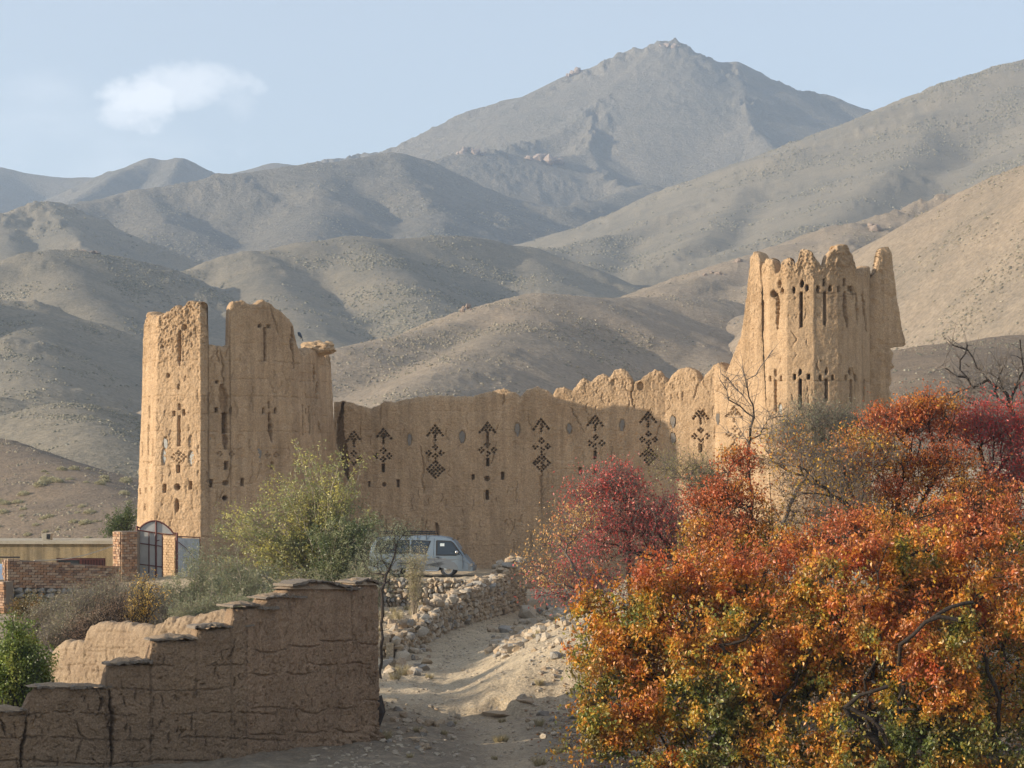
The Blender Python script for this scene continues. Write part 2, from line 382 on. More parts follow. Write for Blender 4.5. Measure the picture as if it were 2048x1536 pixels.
hill('hill.a', [[(60,440,1750),(110,415,1800),(185,403,1850),(280,385,1900),(450,355,1950),(590,333,2000),(700,322,2050),(790,309,2100),(830,320,2100),(960,380,2080),(1100,420,2060)],
     [(635,329,2010),(650,400,1850),(620,470,1700)],[(790,310,2090),(800,350,2000),(870,430,1850),(850,500,1700)],[(280,386,1900),(330,450,1760)],
     [(1100,420,2060),(1200,400,2200),(1290,370,2300),(1330,420,2200)]], .47, 16, 3.6, 170, 3.0, 120., 4.0, umax=1500, mat='mount', jag=3)
hill('hill.b', [[(-350,460,1250),(-200,450,1300),(0,438,1350),(70,415,1380),(110,412,1390),(165,430,1380),(230,460,1370),(300,500,1350),(370,548,1330)],[(105,413,1390),(150,480,1250),(210,540,1150)],[(0,438,1350),(20,500,1200)]], .5, 8, 4, 110, 3.5, 80., 9.0, jag=7)
hill('hill.c', [[(960,520,1150),(1040,505,1250),(1100,500,1350),(1200,485,1400),(1350,430,1480),(1500,370,1560),(1700,300,1650),(1800,247,1700),(1830,226,1700),(1900,187,1720),(1960,150,1740),(2048,122,1760),(2200,80,1800),(2400,30,1850)],
     [(1200,485,1400),(1180,540,1200),(1130,600,1050)],[(1500,370,1560),(1440,450,1350),(1330,540,1150)],[(1900,187,1720),(1800,330,1450),(1650,450,1200)],[(2250,60,1800),(2150,260,1450),(2000,400,1200)]], .40, 12, 3.6, 170, 2.5, 110., 4.0, umin=900, jag=4)
hill('hill.d', [[(250,620,860),(300,590,880),(380,547,930),(500,510,960),(620,485,990),(700,475,1010),(800,480,1030),(870,472,1050),(960,476,1080),(1050,497,1090),(1092,520,1090),(1112,575,1080)],
     [(715,476,1010),(760,530,930),(830,600,850),(930,680,760)],[(1040,495,1090),(1090,560,1000),(1105,640,900)],[(500,511,960),(560,600,830),(640,680,740)]], .46, 12, 4, 130, 3.0, 60., 3.5, umax=1400)
hill('hill.e', [[(-300,545,800),(0,531,820),(100,507,840),(150,499,850),(220,510,860),(300,530,870),(400,572,880),(470,612,890),(620,700,890)],[(105,507,840),(160,590,760),(280,690,690),(360,780,640)]], .46, 9, 4, 110, 3.2, 50., 5.0, umax=800)
hill('hill.f', [[(-300,520,620),(-100,590,640),(0,600,650),(60,612,650),(150,640,640),(230,720,610),(300,800,590)],[(60,612,650),(40,700,560),(80,770,500)]], .44, 8, 4, 90, 4.5, 40., 8.0, umax=700)
hill('hill.g', [[(-200,790,430),(0,797,430),(70,806,430),(170,845,430),(260,880,430)]], .4, 6, 5, 50, 2.5, 30., 3.0, umax=500)
hill('hill.h', [[(-220,900,330),(-60,890,340),(0,866,350),(60,829,360),(130,808,360),(200,815,365),(280,832,370),(420,885,380)],[(125,809,360),(200,880,310)]], .42, 6, 4, 80, 3.0, 26., 3.0, umax=600)
hill('hill.i', [[(300,940,400),(430,850,410),(560,785,430),(680,697,460),(780,676,480),(900,650,500),(1000,612,520),(1080,589,540),(1150,591,560),(1250,599,590),(1330,592,600),(1430,600,620)],
     [(1078,590,538),(1030,650,495),(960,700,450),(850,770,400),(760,830,370)],[(1260,600,590),(1340,660,545),(1440,730,500)]], .44, 7, 3.2, 190, 2.6, 34., 2.5, mat='hill_pink', umax=1700)
hill('hill.j', [[(1230,640,600),(1330,590,640),(1400,558,670),(1470,525,700),(1600,485,720),(1700,452,740),(1790,430,760),(1900,395,780),(2100,330,800),(2400,270,820)],[(1700,452,740),(1690,520,660),(1640,590,600)]], .42, 8, 4, 110, 2.6, 40., 5.0, mat='hill_pink', umin=1150, jag=5)
hill('hill.k', [[(1762,545,580),(1790,494,560),(1850,448,530),(1950,393,500),(2048,343,470),(2250,270,420),(2500,200,380)]], .98, 14, 4, 150, 2.2, 40., 3.0, mat='hill_pink', umin=1350, umax=2500)
hill('hill.l', [[(1640,800,210),(1790,716,225),(1900,691,232),(2048,669,240),(2400,630,250)],[(1900,691,232),(1850,760,200)]], .34, 6, 5, 80, 3.0, 18., 3.0, mat='hill_near', umin=1500, umax=2500)
hill('hill.m', [[(-300,800,260),(-60,870,238),(0,890,230),(100,925,215),(200,985,195),(245,1015,185),(310,1080,170)]], .36, 5, 4, 110, 2.6, 14., 2.5, mat='hill_near', umax=700)

# low scrub that dots the slopes: small solid tufts, one mass for each hill
def tufts(name, hillname, n, s0, s1, cols, ymin=0, seed=3, clump=12., zmin=-8):
    Vv, Q, shp = HILLS[hillname]; r = np.random.default_rng(seed)
    c = Vv[Q].mean(1); d1 = Vv[Q[:, 2]]-Vv[Q[:, 0]]; d2 = Vv[Q[:, 3]]-Vv[Q[:, 1]]
    nrm = np.cross(d1, d2); area = np.linalg.norm(nrm, axis=1)
    nrm /= area[:, None]; nrm *= np.sign(nrm[:, 2:3])
    vis = np.clip(-(nrm*c).sum(1)/np.linalg.norm(c, axis=1), 0, 1)
    px = c[:, 0]/c[:, 1]*F+1024
    w = area*vis**.7*((px > -200) & (px < 2250) & (c[:, 2] > zmin))*np.clip(.25+fbm(c[:, 0]/clump, c[:, 1]/clump, 5.5, 4)*1.9, .03, 2)**1.5
    idx = r.choice(len(Q), size=n, p=w/w.sum())
    a = r.random((n, 1)); b = r.random((n, 1))
    P = Vv[Q[idx, 0]]*(1-a)*(1-b)+Vv[Q[idx, 1]]*a*(1-b)+Vv[Q[idx, 2]]*a*b+Vv[Q[idx, 3]]*(1-a)*b
    s = .9*(s0+(s1-s0)*r.random(n)**3.2)
    th = r.random((n, 1))*6.28+np.arange(5)[None]*1.2566
    rad = s[:, None]*(.5+.3*r.random((n, 5)))
    lo = np.stack([P[:, None, 0]+rad*np.cos(th), P[:, None, 1]+rad*np.sin(th), P[:, None, 2]+0*th-.15*s[:, None]], -1)
    th2 = th+.6; rad2 = rad*.75
    mid = np.stack([P[:, None, 0]+rad2*np.cos(th2), P[:, None, 1]+rad2*np.sin(th2), P[:, None, 2]+s[:, None]*(.22+.2*r.random((n, 5)))], -1)
    top = P+np.stack([.15*s*r.normal(size=n), .15*s*r.normal(size=n), s*(.42+.2*r.random(n))], -1)
    VV = np.concatenate([lo, mid, top[:, None]], 1)
    o = np.arange(n)[:, None]*11; T = []
    for j in range(5):
        k = (j+1) % 5
        T += [o+np.array([[j, k, 5+j]]), o+np.array([[k, 5+k, 5+j]]), o+np.array([[5+j, 5+k, 10]])]
    T = np.concatenate(T, 0)
    cols = np.array(cols); cc = cols[r.integers(0, len(cols), n)]*(.8+.4*r.random((n, 1)))
    me = mesh_np(name, VV.reshape(-1, 3), T, False, np.repeat(cc, 11, 0))
    return tag(link(name, me, M['leaf_dry']), kind='stuff')
C1 = [(.34,.285,.195),(.29,.25,.175),(.25,.225,.165),(.42,.355,.245)]
C2 = [(.25,.23,.165),(.29,.26,.185),(.21,.20,.15),(.34,.30,.21)]
tufts('dry_scrub', 'hill.i', 7000, 0.22, 0.64, C1, seed=1, clump=22)
tufts('dry_scrub', 'hill.j', 3600, 0.25, 0.75, C1, seed=2)
tufts('dry_scrub', 'hill.k', 4200, 0.22, 0.64, C1, seed=3, clump=20)
tufts('dry_scrub', 'hill.d', 9500, 0.50, 1.28, C2, seed=4, clump=40)
tufts('dry_scrub', 'hill.c', 12000, 0.74, 1.74, C2, seed=5, clump=60)
tufts('dry_scrub', 'hill.e', 6500, 0.43, 1.04, C2, seed=6, clump=30)
tufts('dry_scrub', 'hill.f', 3500, 0.37, 0.87, C2, seed=7)
tufts('dry_scrub', 'hill.h', 3500, 0.19, 0.55, C2, seed=8)
tufts('dry_scrub', 'hill.g', 700, 0.19, 0.52, C2, seed=9)
tufts('dry_scrub', 'hill.b', 3000, 0.62, 1.51, C2, seed=10, clump=60)
tufts('dry_scrub', 'hill.a', 6000, 0.99, 1.86, C2, seed=11, clump=80)
tufts('dry_scrub', 'hill.l', 1500, 0.11, 0.35, C2, seed=12, clump=8)
tufts('dry_scrub', 'hill.m', 2600, 0.07, 0.29, C1, seed=13, clump=5)

# ------------------------------------------------------------------ haze
hz_ = MB(); hz_.box((-5600, -70, -13.5), (5600, 5600, 545))
hm = bpy.data.materials.new('haze_air'); hm.use_nodes = True; hm.node_tree.nodes.clear()
ho = hm.node_tree.nodes.new('ShaderNodeOutputMaterial'); hv = hm.node_tree.nodes.new('ShaderNodeVolumePrincipled')
hv.inputs['Color'].default_value = (.62, .78, 1.0, 1); hv.inputs['Density'].default_value = .00018; hv.inputs['Anisotropy'].default_value = .2
hm.node_tree.links.new(hv.outputs[0], ho.inputs['Volume'])
tag(hz_.build('haze', hm), kind='stuff')
# ------------------------------------------------------------------ mud walls built as relief
def seg_dist(px, py, a, b):
    dx, dy = b[0]-a[0], b[1]-a[1]; l2 = dx*dx+dy*dy+1e-9
    t = np.clip(((px-a[0])*dx+(py-a[1])*dy)/l2, 0, 1)
    return np.hypot(px-a[0]-t*dx, py-a[1]-t*dy)
def carve(D, px, py, feats, ok):
    """feats in photo pixels at the wall; D is depth into the wall in metres"""
    rr = np.random.default_rng(5)
    flat = D.reshape(-1); X = px.reshape(-1); Y = py.reshape(-1); K = ok.reshape(-1)
    order = np.argsort(X[K]); idxK = np.nonzero(K)[0][order]; xsrt = X[idxK]
    def sel(x0, x1, y0, y1):
        i = idxK[np.searchsorted(xsrt, x0):np.searchsorted(xsrt, x1)]
        return i[(Y[i] > y0) & (Y[i] < y1)]
    for f in feats:
        k = f[0]
        if k in ('r', 'e', 'd'):
            _, x, y, w, h, dep = f
            i = sel(x-w-3, x+w+3, y-h-3, y+h+3)
            if not len(i): continue
            u = (X[i]-x); v = (Y[i]-y)
            wob = 0 if k == 'd' else .8*fbm(X[i]*.35+x, Y[i]*.25, o=2)
            if k == 'r': s = np.minimum(w/2-np.abs(u), h/2-np.abs(v))+wob*.6
            elif k == 'e': s = (1-np.hypot(u/(w/2), v/(h/2)))*min(w, h)/2+wob*.7
            else: s = (w/2-np.abs(u)-np.abs(v))*.8
            dd = (1.35 if dep > .15 else 1.)*dep*np.clip(s/.9+.5, 0, 1)
            flat[i] = np.maximum(flat[i], dd)
        elif k == 'c':
            _, pts, w, dep = f
            q = [pts[0]]
            for a, b in zip(pts[:-1], pts[1:]):
                n = max(1, int(math.hypot(b[0]-a[0], b[1]-a[1])/5))
                for j in range(1, n+1):
                    t = j/n; q.append((a[0]+(b[0]-a[0])*t+rr.normal()*.9, a[1]+(b[1]-a[1])*t+rr.normal()*.9))
            m = len(q)-1
            for j, (a, b) in enumerate(zip(q[:-1], q[1:])):
                ww = w*(.35+.9*math.sin(math.pi*(j+.7)/(m+.4)))*(.7+.6*rr.random())
                i = sel(min(a[0], b[0])-ww-2, max(a[0], b[0])+ww+2, min(a[1], b[1])-ww-2, max(a[1], b[1])+ww+2)
                if not len(i): continue
                d = seg_dist(X[i], Y[i], a, b)
                flat[i] = np.maximum(flat[i], (1.3 if dep > .15 else .9)*dep*np.clip((ww/2-d)/.8+(.5 if dep > .15 else .37), 0, 1))
    return flat.reshape(D.shape)
def rand_cracks(n, x0, x1, y0, y1, l0, l1, w, dep, seed, horiz=.0):
    r = np.random.default_rng(seed); out = []
    for _ in range(n):
        x = r.uniform(x0, x1); y = r.uniform(y0, y1); l = l0+(l1-l0)*r.random()**2
        if r.random() < horiz: out.append(('c', [(x, y), (x+l*.6, y+r.normal()*2), (x+l, y+r.normal()*3)], w*(.5+.6*r.random()), dep))
        else: out.append(('c', [(x, y), (x+r.normal()*l*.12, y+l*.5), (x+r.normal()*l*.16, y+l)], w*(.5+.7*r.random()), dep))
    return out
def mud_shell(name, base, top, zb, ztopref, prof, feats, res, mat, parent, closed=True, thick=.55, rough=.03, courses=.8, course0=0., cdep=.03, front=None, batter=1.0, rim=.10, vres=None, crumble=None, rscale=1.0, cjit=.05, backtop=None, jagt=0.0, finer=.22):
    """base/top: outline points (px, Y) at ground and at the reference top row; prof: (px,row) top outline of the visible side.
    Returns the linked mesh. Outer skin is a fine grid pushed in and out by relief; top rim and inner skin close it."""
    B = np.array([W(p[0], HZ, p[1])[:2] for p in base]); T = np.array([W(p[0], HZ, p[1])[:2] for p in top])
    n = len(B); nseg = n if closed else n-1
    bs, ts, fr = [], [], []
    for i in range(nseg):
        j = (i+1) % n
        k = max(1, int(round(np.linalg.norm(B[j]-B[i])/(res if (front is None or i in front) else res*5))))
        t = np.arange(k)/k
        bs.append(B[i]+(B[j]-B[i])*t[:, None]); ts.append(T[i]+(T[j]-T[i])*t[:, None]); fr.append(np.full(k, front is None or i in front))
    if not closed: bs.append(B[-1:]); ts.append(T[-1:]); fr.append(np.array([fr[-1][-1]]))
    bs = np.concatenate(bs); ts = np.concatenate(ts); fr = np.concatenate(fr); m = len(bs)
    s = np.concatenate([[0], np.cumsum(np.linalg.norm(np.diff(bs, axis=0), axis=1))])
    Ym = ts[:, 1]; pxm = ts[:, 0]/Ym*F+1024
    pr = np.array(prof, float)
    row = np.interp(pxm, pr[:, 0], pr[:, 1])
    zt = (HZ-row)/F*Ym
    if backtop is not None: zt = np.where(fr, zt, (HZ-backtop)/F*Ym+.25*fbm(s*.8, 0*s+3, o=3))
    zt = zt+(.035*fbm(s*5, 0*s+.5, o=3)+jagt*(np.clip(ridged(s*2.3, 0*s+2.5, o=3), -.6, 2)-.4))*fr
    H = zt.max()-zb; nr = max(4, int(round(H/(vres or res))))
    t = (np.arange(nr+1)/nr)[:, None]
    Z = zb+(zt[None]-zb)*t
    hf = np.clip((Z-zb)/(ztopref-zb), 0, 1.3)
    XY = bs[None]*(1-hf[..., None])+ts[None]*hf[..., None]
    tan = np.roll(bs, -1, 0)-np.roll(bs, 1, 0)
    if not closed: tan[0] = bs[1]-bs[0]; tan[-1] = bs[-1]-bs[-2]
    # soften normals near corners a little
    tan /= np.linalg.norm(tan, axis=1)[:, None]+1e-9
    inn = np.stack([-tan[:, 1], tan[:, 0]], 1)   # points into the wall when the outline runs left to right seen from the camera
    S = np.broadcast_to(s[None], Z.shape); hgt = Z-zb
    px = XY[..., 0]/XY[..., 1]*F+1024; py = HZ-Z/XY[..., 1]*F
    D = np.zeros(Z.shape); frm = np.broadcast_to(fr[None], Z.shape)
    if courses:
        ph = (Z-course0+cjit*fbm(S*.7, Z*.4, o=2)+.02*fbm(S*6, Z*3, o=2))/courses
        dist = np.abs(ph-np.round(ph))*courses
        fade = sstep(fbm(S*1.1+5, Z*1.3, o=2), -.45, .15)
        D = D+cdep*fade*np.clip(1-dist/.035, 0, 1)
        D = D+.02*rscale*pn(S*.15, np.floor(ph+.5)*3.1)
    if feats: D = np.maximum(D, carve(np.zeros(Z.shape), px, py, feats, frm)) if True else D
    rg = rough*(fbm(S*1.4, Z*1.4, 1.5, 4)*.8+.5*fbm(S*8, Z*8, 2.5, 3)+.5*finer/.22*.44*fbm(S*24, Z*18, 4.5, 2))
    if crumble is not None:
        cz = crumble(px, py)
        rg = rg+cz*(.07*np.clip(ridged(S*2.2, Z*2.2, 3.3, 4), -.5, 3)+.07*fbm(S*11, Z*9, 1.1, 3))
    D = D-rg
    # rounded shoulder at the top
    below = zt[None]-Z
    D = D+rim*np.clip(1-below/.28, 0, 1)**2
    P = XY+inn[None]*D[..., None]
    rows = [np.concatenate([P, Z[..., None]], -1)]
    last = P[-1]; zl = Z[-1]
    for fr_, dz in ((.25, .03), (.55, .035), (.85, .0), (1.0, -.12)):
        q = (ts if False else XY[-1])+inn*(thick*fr_+.02)
        zz = zl+dz+.03*fbm(s*6+fr_*9, 0*s+fr_*5, o=2)
        rows.append(np.concatenate([q, zz[:, None]], -1)[None])
    for d in (.35, 1.):
        hh = zt-(zt-zb)*d; f2 = np.clip((hh-zb)/(ztopref-zb), 0, 1.3)[:, None]
        q = bs*(1-f2)+ts*f2+inn*thick
        rows.append(np.concatenate([q, hh[:, None]], -1)[None])
    G = np.concatenate(rows, 0)
    Q = gridfaces(len(G), m, closed)
    if not closed:
        ex = []
        for c in (0, m-1):
            ring = [i*m+c for i in range(len(G))]
            hlf = nr
            # cap the end: connect outer rows with inner rows
            a = ring[:nr+1]; binn = ring[nr+1:]
            ib = np.interp(np.linspace(0, 1, nr+1), [0, .65, .97, .985, .995, 1], [len(G)-1, len(G)-2, len(G)-3, len(G)-4, len(G)-5, nr+1])
            for i in range(nr):
                b0 = int(round(ib[i]))*m+c; b1 = int(round(ib[i+1]))*m+c
                ex.append([a[i], a[i+1], b1, b0] if b0 != b1 else [a[i], a[i+1], b0, b0])
        ex = np.array([e for e in ex if len(set(e)) == 4]) if ex else None
        if ex is not None and len(ex): Q = np.concatenate([Q, ex])
    me = mesh_np(name, G.reshape(-1, 3), Q, True)
    return link(name, me, mat, parent)

def blob(name, mat, parent, c, r, seed, sub=3, rough=.25, cut=None):
    """rounded lump of mud or rock"""
    import bmesh
    bm = bmesh.new(); bmesh.ops.create_icosphere(bm, subdivisions=sub, radius=1.0)
    V = np.array([v.co[:] for v in bm.verts]); fs = [[v.index for v in f.verts] for f in bm.faces]; bm.free()
    n = V/np.linalg.norm(V, axis=1)[:, None]
    k = 1+rough*fbm(n[:, 0]*1.7+seed, n[:, 1]*1.7, n[:, 2]*1.7, 4)
    V = n*k[:, None]*np.array(r)+np.array(c)
    if cut is not None: V[:, 2] = np.maximum(V[:, 2], cut)
    return link(name, mesh_np(name, V, np.array(fs), False), mat, parent)
def slab_patch(name, mat, parent, px, py, w, h, pos_y, tilt, seed, pointed=False):
    """thin stone slab set in a niche; pos_y metres away, tilt = turn of the wall there"""
    r = np.random.default_rng(seed); mb = MB(); k = 11; poly = []
    for i in range(k):
        a = i/k*6.283; rx, rz = math.cos(a), math.sin(a)
        e = (abs(rx)**2.6+abs(rz)**2.6)**(-1/2.6)*(.72+.42*r.random())
        if pointed and rz < -.5: e *= 1.25; rx *= .5
        u = rx*e*w/2/F*pos_y; v = rz*e*h/2/F*pos_y
        poly.append((u*math.cos(tilt), u*math.sin(tilt), v))
    c = W(px, py, pos_y); poly = [np.array(p)+c for p in poly]
    nrm = np.array([-math.sin(tilt), math.cos(tilt), 0])*.06
    mb.prism(poly, nrm)
    return mb.build(name, mat, parent)

_rd = np.random.default_rng(123)
def diam(x, y, r=2.7, d=.2):
    k = _rd.random(); j = _rd.normal(size=2)*.35; r = r*_rd.uniform(.92, 1.12)
    if k < .07: return ('e', x+j[0], y+j[1], 3, 3, .04)
    return ('d', x+j[0], y+j[1], 2*r, 2*r, d*_rd.uniform(.8, 1.15))
def arrow(x, y):
    o = []
    for k in range(5):
        for i in range(k+1):
            if k == 4 and i in (1, 3): continue
            o.append(diam(x+(i-k/2)*7.4, y-9+k*4.7))
    return o+[diam(x, y+14.5), diam(x, y+19)]
def cross(x, y, s=1.0):
    o = []
    for cx, cy in ((-12.5, 2), (12.5, 2), (0, -9), (0, 9)):
        for dx, dy in ((-4, 0), (4, 0), (0, -4), (0, 4)): o.append(diam(x+cx*s, y+cy*s) if False else diam(x+cx*s+dx*s, y+cy*s+dy*s, 2.3))
    return o
def lattice(x, y):
    return [diam(x+(i-j)*4.1, y+(i+j-4)*4.1, 2.5) for i in range(5) for j in range(5)]

# ---------------- left watchtower
lt = empty('watchtower', W(450, 1140, 108), 'ruined mud-brick tower on the left with a deep square notch in its broken top', 'tower', 'towers of the mud fort')
LTb = [(270,108.6),(305,106.75),(402,105.8),(500,106.6),(590,107.9),(655,110.4),(688,113.0),(640,117),(420,118),(272,114)]
LTt = [(292,108.4),(317,107.0),(401,106.15),(494,106.9),(580,108.2),(625,110.4),(655,112.4),(610,115.5),(420,116.4),(296,113)]
LTp = [(200,640),(292,640),(296,628),(303,626),(311,640),(315,632),(330,628),(345,618),(352,612),(362,617),(370,612),(378,604),(388,602),(398,606),(405,613),(413,626),(416.5,650),(417.5,692),(458,692),(459,640),(460,612),(468,606),(478,605),(485,602),(495,609),(510,613),(520,606),(528,602),(545,610),(560,622),(574,634),(585,646),(590,668),(593,690),(600,704),(606,712),(612,700),(622,699),(640,702),(652,722),(662,750),(680,800),(760,820)]
f = []
f += [('c',[(362,661),(359,690),(361,700),(359,730)],5,.3),('e',370,655,8,12,.25),('e',325,694,6,7,.12),('e',337,751,6,9,.15),('r',357,774,3,10,.2),('r',359,814,4,12,.3),('r',348,827,5,10,.3),('r',368,825,5,11,.3),('r',358.5,862,5,60,.35),
 ('e',331.5,886,11,27,.08),('e',328.5,914,11,36,.08),('e',382,883,10,25,.08),('e',384,917,15,33,.08),
 ('r',357,938,6,15,.35),('r',329,977,6,16,.35),('e',355,974,11,12,.3),('r',381,971,6,16,.35),('e',354,1011,7,26,.35),
 ('r',299,825,2,26,.12),('r',285,900,2,30,.1),('r',306,895,2,36,.1),('r',297,880,2,60,.12),('r',294,950,2,22,.12),('r',281,983,2.5,11,.2),('r',292,981,2.5,11,.2),('r',303,980,2.5,12,.2),('r',290,1014,2.5,13,.2),
 ('r',449,846,9,42,.5),('c',[(444,772),(449,800),(451,826)],13,.25),('c',[(449,868),(451,885),(452,896)],7,.25),('r',433,820,5,9,.3),('r',461,820,5,9,.3),('e',434,764,5,7,.2),
 ('e',423,883,16,26,.04),('e',422,912,16,30,.04),('e',482,881,16,26,.04),('e',481,912,19,32,.04),('e',518.5,910,15,32,.04),
 ('r',452,931,7,16,.3),('e',451,966,11,10,.2),('r',423,967,5,15,.35),('r',485,964,5,15,.35),('e',450,996,9,10,.45),
 ('r',530,688,5,66,.4),('r',519,652,7,6,.25),('r',537,653,7,6,.25),('r',538,810,4,13,.3),('r',527,821,4,9,.3),('r',550,821,4,9,.3),('c',[(539,826),(541,850),(544,883)],6,.35),('r',545,931,5,14,.3),
 ('r',606,818,2,16,.2),('r',612,822,2,10,.2),('r',618,820,2,14,.2),('r',606,850,2.5,42,.25),('r',620,848,2.5,40,.2),('c',[(584,655),(583,690),(588,733)],4,.25),('c',[(628,736),(629,760)],4,.2),('c',[(635,765),(633,800)],4,.2),('c',[(638,845),(640,862)],4,.25),
 ('c',[(440,700),(446,730),(444,752),(448,772)],3,.12),('c',[(436,690),(434,708),(440,724)],3,.12),('r',455,693,8,3,.05),
 ('c',[(518,880),(518,888)],2,.08),('c',[(540,612),(548,640),(557,668)],3,.1)]
for cx, cy in ((358,906),(348,914),(368,914),(358,922)):
    f += [diam(cx+a, cy+b, 2.4, .12) for a, b in ((-4,0),(4,0),(0,-4),(0,4))]
for cx, cy in ((440,908),(464,908),(536,910),(553,910)):
    f += [diam(cx+a, cy+b, 2.3, .10) for a, b in ((-4,0),(4,0),(0,-4),(0,4))]
f += [diam(x, 925, 2.2, .1) for x in (290,294,298,302)]
f += rand_cracks(46, 300, 400, 640, 1040, 10, 40, 2.0, .06, 1)+rand_cracks(60, 405, 640, 690, 1050, 12, 55, 2.2, .07, 2)
f += rand_cracks(20, 300, 400, 640, 1040, 8, 25, 1.8, .05, 3, 1.0)
zc = (HZ-827)/F*106.2
crl = lambda px, py: np.clip((760-py)/160, 0, 1)*np.clip((430-px)/30, .25, 1)+.22*(px < 402)
mud_shell('wall', LTb, LTt, -5.4, (HZ-620)/F*107, LTp, f, .036, M['mud'], lt, True, .7, .03, .78, zc, .05, front={0,1,2,3,4,5}, crumble=crl, backtop=712, rscale=1.6, rim=.07, jagt=.05)
for i, (x, y, w, h, Y, t, mt, pt) in enumerate([(331.5,886,8,22,106.72,-.34,'slate_pale',0),(328.5,914,8,30,106.76,-.34,'slate_pale',0),(382,884,7,20,106.25,-.34,'slate_pale',0),(384,917,12,28,106.2,-.34,'slate_pale',0),
    (423,883,13,22,106.22,.33,'slate',0),(422,912,13,26,106.22,.33,'slate',0),(482,881,13,22,106.72,.33,'slate',0),(481,912,15,27,106.72,.33,'slate',1),(518.5,910,11,26,107.1,.5,'slate',1)]):
    slab_patch('stone_slab', M[mt], lt, x, y, w, h, Y, t, i, pt)
# broken parapet stump on the right flank, lintel stick across the notch, inner floor
blob('parapet_stump', M['mud_pale'], lt, W(634,697,111.2), (.78,.6,.34), 3.1, 4, .3)
blob('parapet_stump', M['mud_pale'], lt, W(655,694,111.6), (.28,.34,.27), 4.7, 3, .35)
IP = [(472,107.3),(560,107.9),(574,109.8),(478,109.6)]
mud_shell('roof_chamber', IP, IP, (HZ-762)/F*107, (HZ-620)/F*107, [(400,618),(480,618),(530,618),(575,642),(700,650)], None, .08, M['mud_pale'], lt, True, .3)
b = MB(); b.tube([W(404,699,106.4), W(430,696,106.7), W(470,694,107.2)], .07, 6, .05); b.build('lintel_pole', M['bark'], lt)
b = MB(); q = [np.array(W(p[0], HZ, p[1])) for p in LTt]; cq = sum(q)/len(q)
b.prism([np.array([*(cq+(p-cq)*.9)[:2], (HZ-760)/F*107]) for p in q], (0, 0, -.3)); b.build('upper_floor', M['mud_pale'], lt)

# ---------------- curtain wall
cw = empty('curtain_wall', W(1080, 1145, 112), 'long mud wall pierced with diamond patterns between the two towers, its crest scalloped', 'wall')
CWb = [(668,113.2),(900,112.9),(1150,112.6),(1330,112.0),(1430,111.0),(1490,109.1),(1550,107.6)]
CWt = [(668,113.3),(900,113.0),(1150,112.7),(1330,112.1),(1430,111.1),(1490,109.3),(1530,108.3)]
CWp = [(600,806),(690,804),(700,807),(720,812),(740,819),(755,813),(768,804),(790,805),(810,800),(850,793),(900,792),(940,795),(960,790),(985,783),(1008,778),(1030,786),(1040,796),(1050,783),(1075,774),(1095,782),(1105,791),(1115,777),(1128,775),(1145,783),(1155,768),(1167,757),(1182,765),(1195,752),(1207,748),(1218,756),(1228,742),(1243,738),(1255,745),(1268,765),(1280,761),(1290,752),(1310,740),(1322,742),(1335,765),(1342,752),(1355,740),(1375,735),(1390,742),(1402,763),(1410,750),(1425,733),(1435,727),(1442,735),(1449,748),(1456,735),(1466,708),(1480,672),(1487,640),(1492,600),(1497,560),(1502,515),(1508,504),(1518,507),(1525,526),(1530,575),(1700,580)]
f = []
A = [(707,873),(766,867),(870,861),(975,855),(1082,848),(1190,841),(1296,834),(1401,827),(1468,824)]
for i, (x, y) in enumerate(A):
    f += arrow(x, y)
    f += cross(x+(1 if i > 3 else 0), y+43)
    if i in (2, 4, 6, 8): f += lattice(x+1, y+78)
    if i in (1, 3, 5, 7): f.append(('r', x, y+69, 5.5, 16, .4))
f += [('r',946,954,5,10,.3),('e',974,957,11,10,.25),('r',1005,952,5.5,15,.3),('r',974,990,5.5,19,.4),('r',738,968,4,10,.25),('e',768,969,8,8,.2),('r',796,967,5,15,.3),
 ('r',1160,942,6,14,.3),('e',1190,942,8,10,.2),('r',737,880,9,17,.05),('r',975,884,4,24,.2)]
NI = [(819,878,11,24),(820,907,15,24),(925,873,13,26),(923,902,18,26),(1035,858,11,26),(1031,890,15,18),(1139,857,11,22),(1139,887,16,28),(1244,849,11,24),(1246,881,13,20),(1346,843,12,26),(1346,876,12,24),(1436,836,9,24),(1434,868,11,36),(740,912,14,20)]
f += [('e', x, y, w, h, .05 if i in (0, 2, 4, 6, 8, 10, 11, 12) else .035) for i, (x, y, w, h) in enumerate(NI)]
f += [('c',[(686,806),(680,840),(681,880),(688,905),(690,935),(696,960)],11,.6),('c',[(841,892),(848,930),(844,960),(848,986)],3.2,.12),('c',[(1008,790),(1006,812)],3,.1),('c',[(1090,905),(1082,960),(1084,1020)],2.6,.1),('c',[(1140,815),(1155,840),(1168,866)],2.2,.08),('c',[(873,1048),(876,1070)],5,.2),('c',[(813,1055),(814,1072)],4,.15),('c',[(762,812),(760,850)],2.4,.1),('e',1281,772,13,17,.16),('e',1226,765,9,12,.1),('c',[(1270,760),(1262,790),(1268,815)],3,.1),('c',[(1398,765),(1386,800)],2.6,.1)]
f += rand_cracks(80, 700, 1480, 800, 1110, 8, 55, 1.7, .07, 7)+rand_cracks(40, 700, 1120, 985, 1110, 6, 30, 2.2, .08, 8)+rand_cracks(30, 1150, 1480, 750, 820, 6, 26, 2.2, .07, 9)
crw = lambda px, py: .3*np.clip((820-py)/60, 0, 1)+.08
mud_shell('wall', CWb, CWt, -5.8, (HZ-780)/F*113, CWp, f, .029, M['mud'], cw, False, .75, .03, .9, (HZ-822)/F*112.5, .022, crumble=crw, vres=.031, rim=.08, jagt=.02)
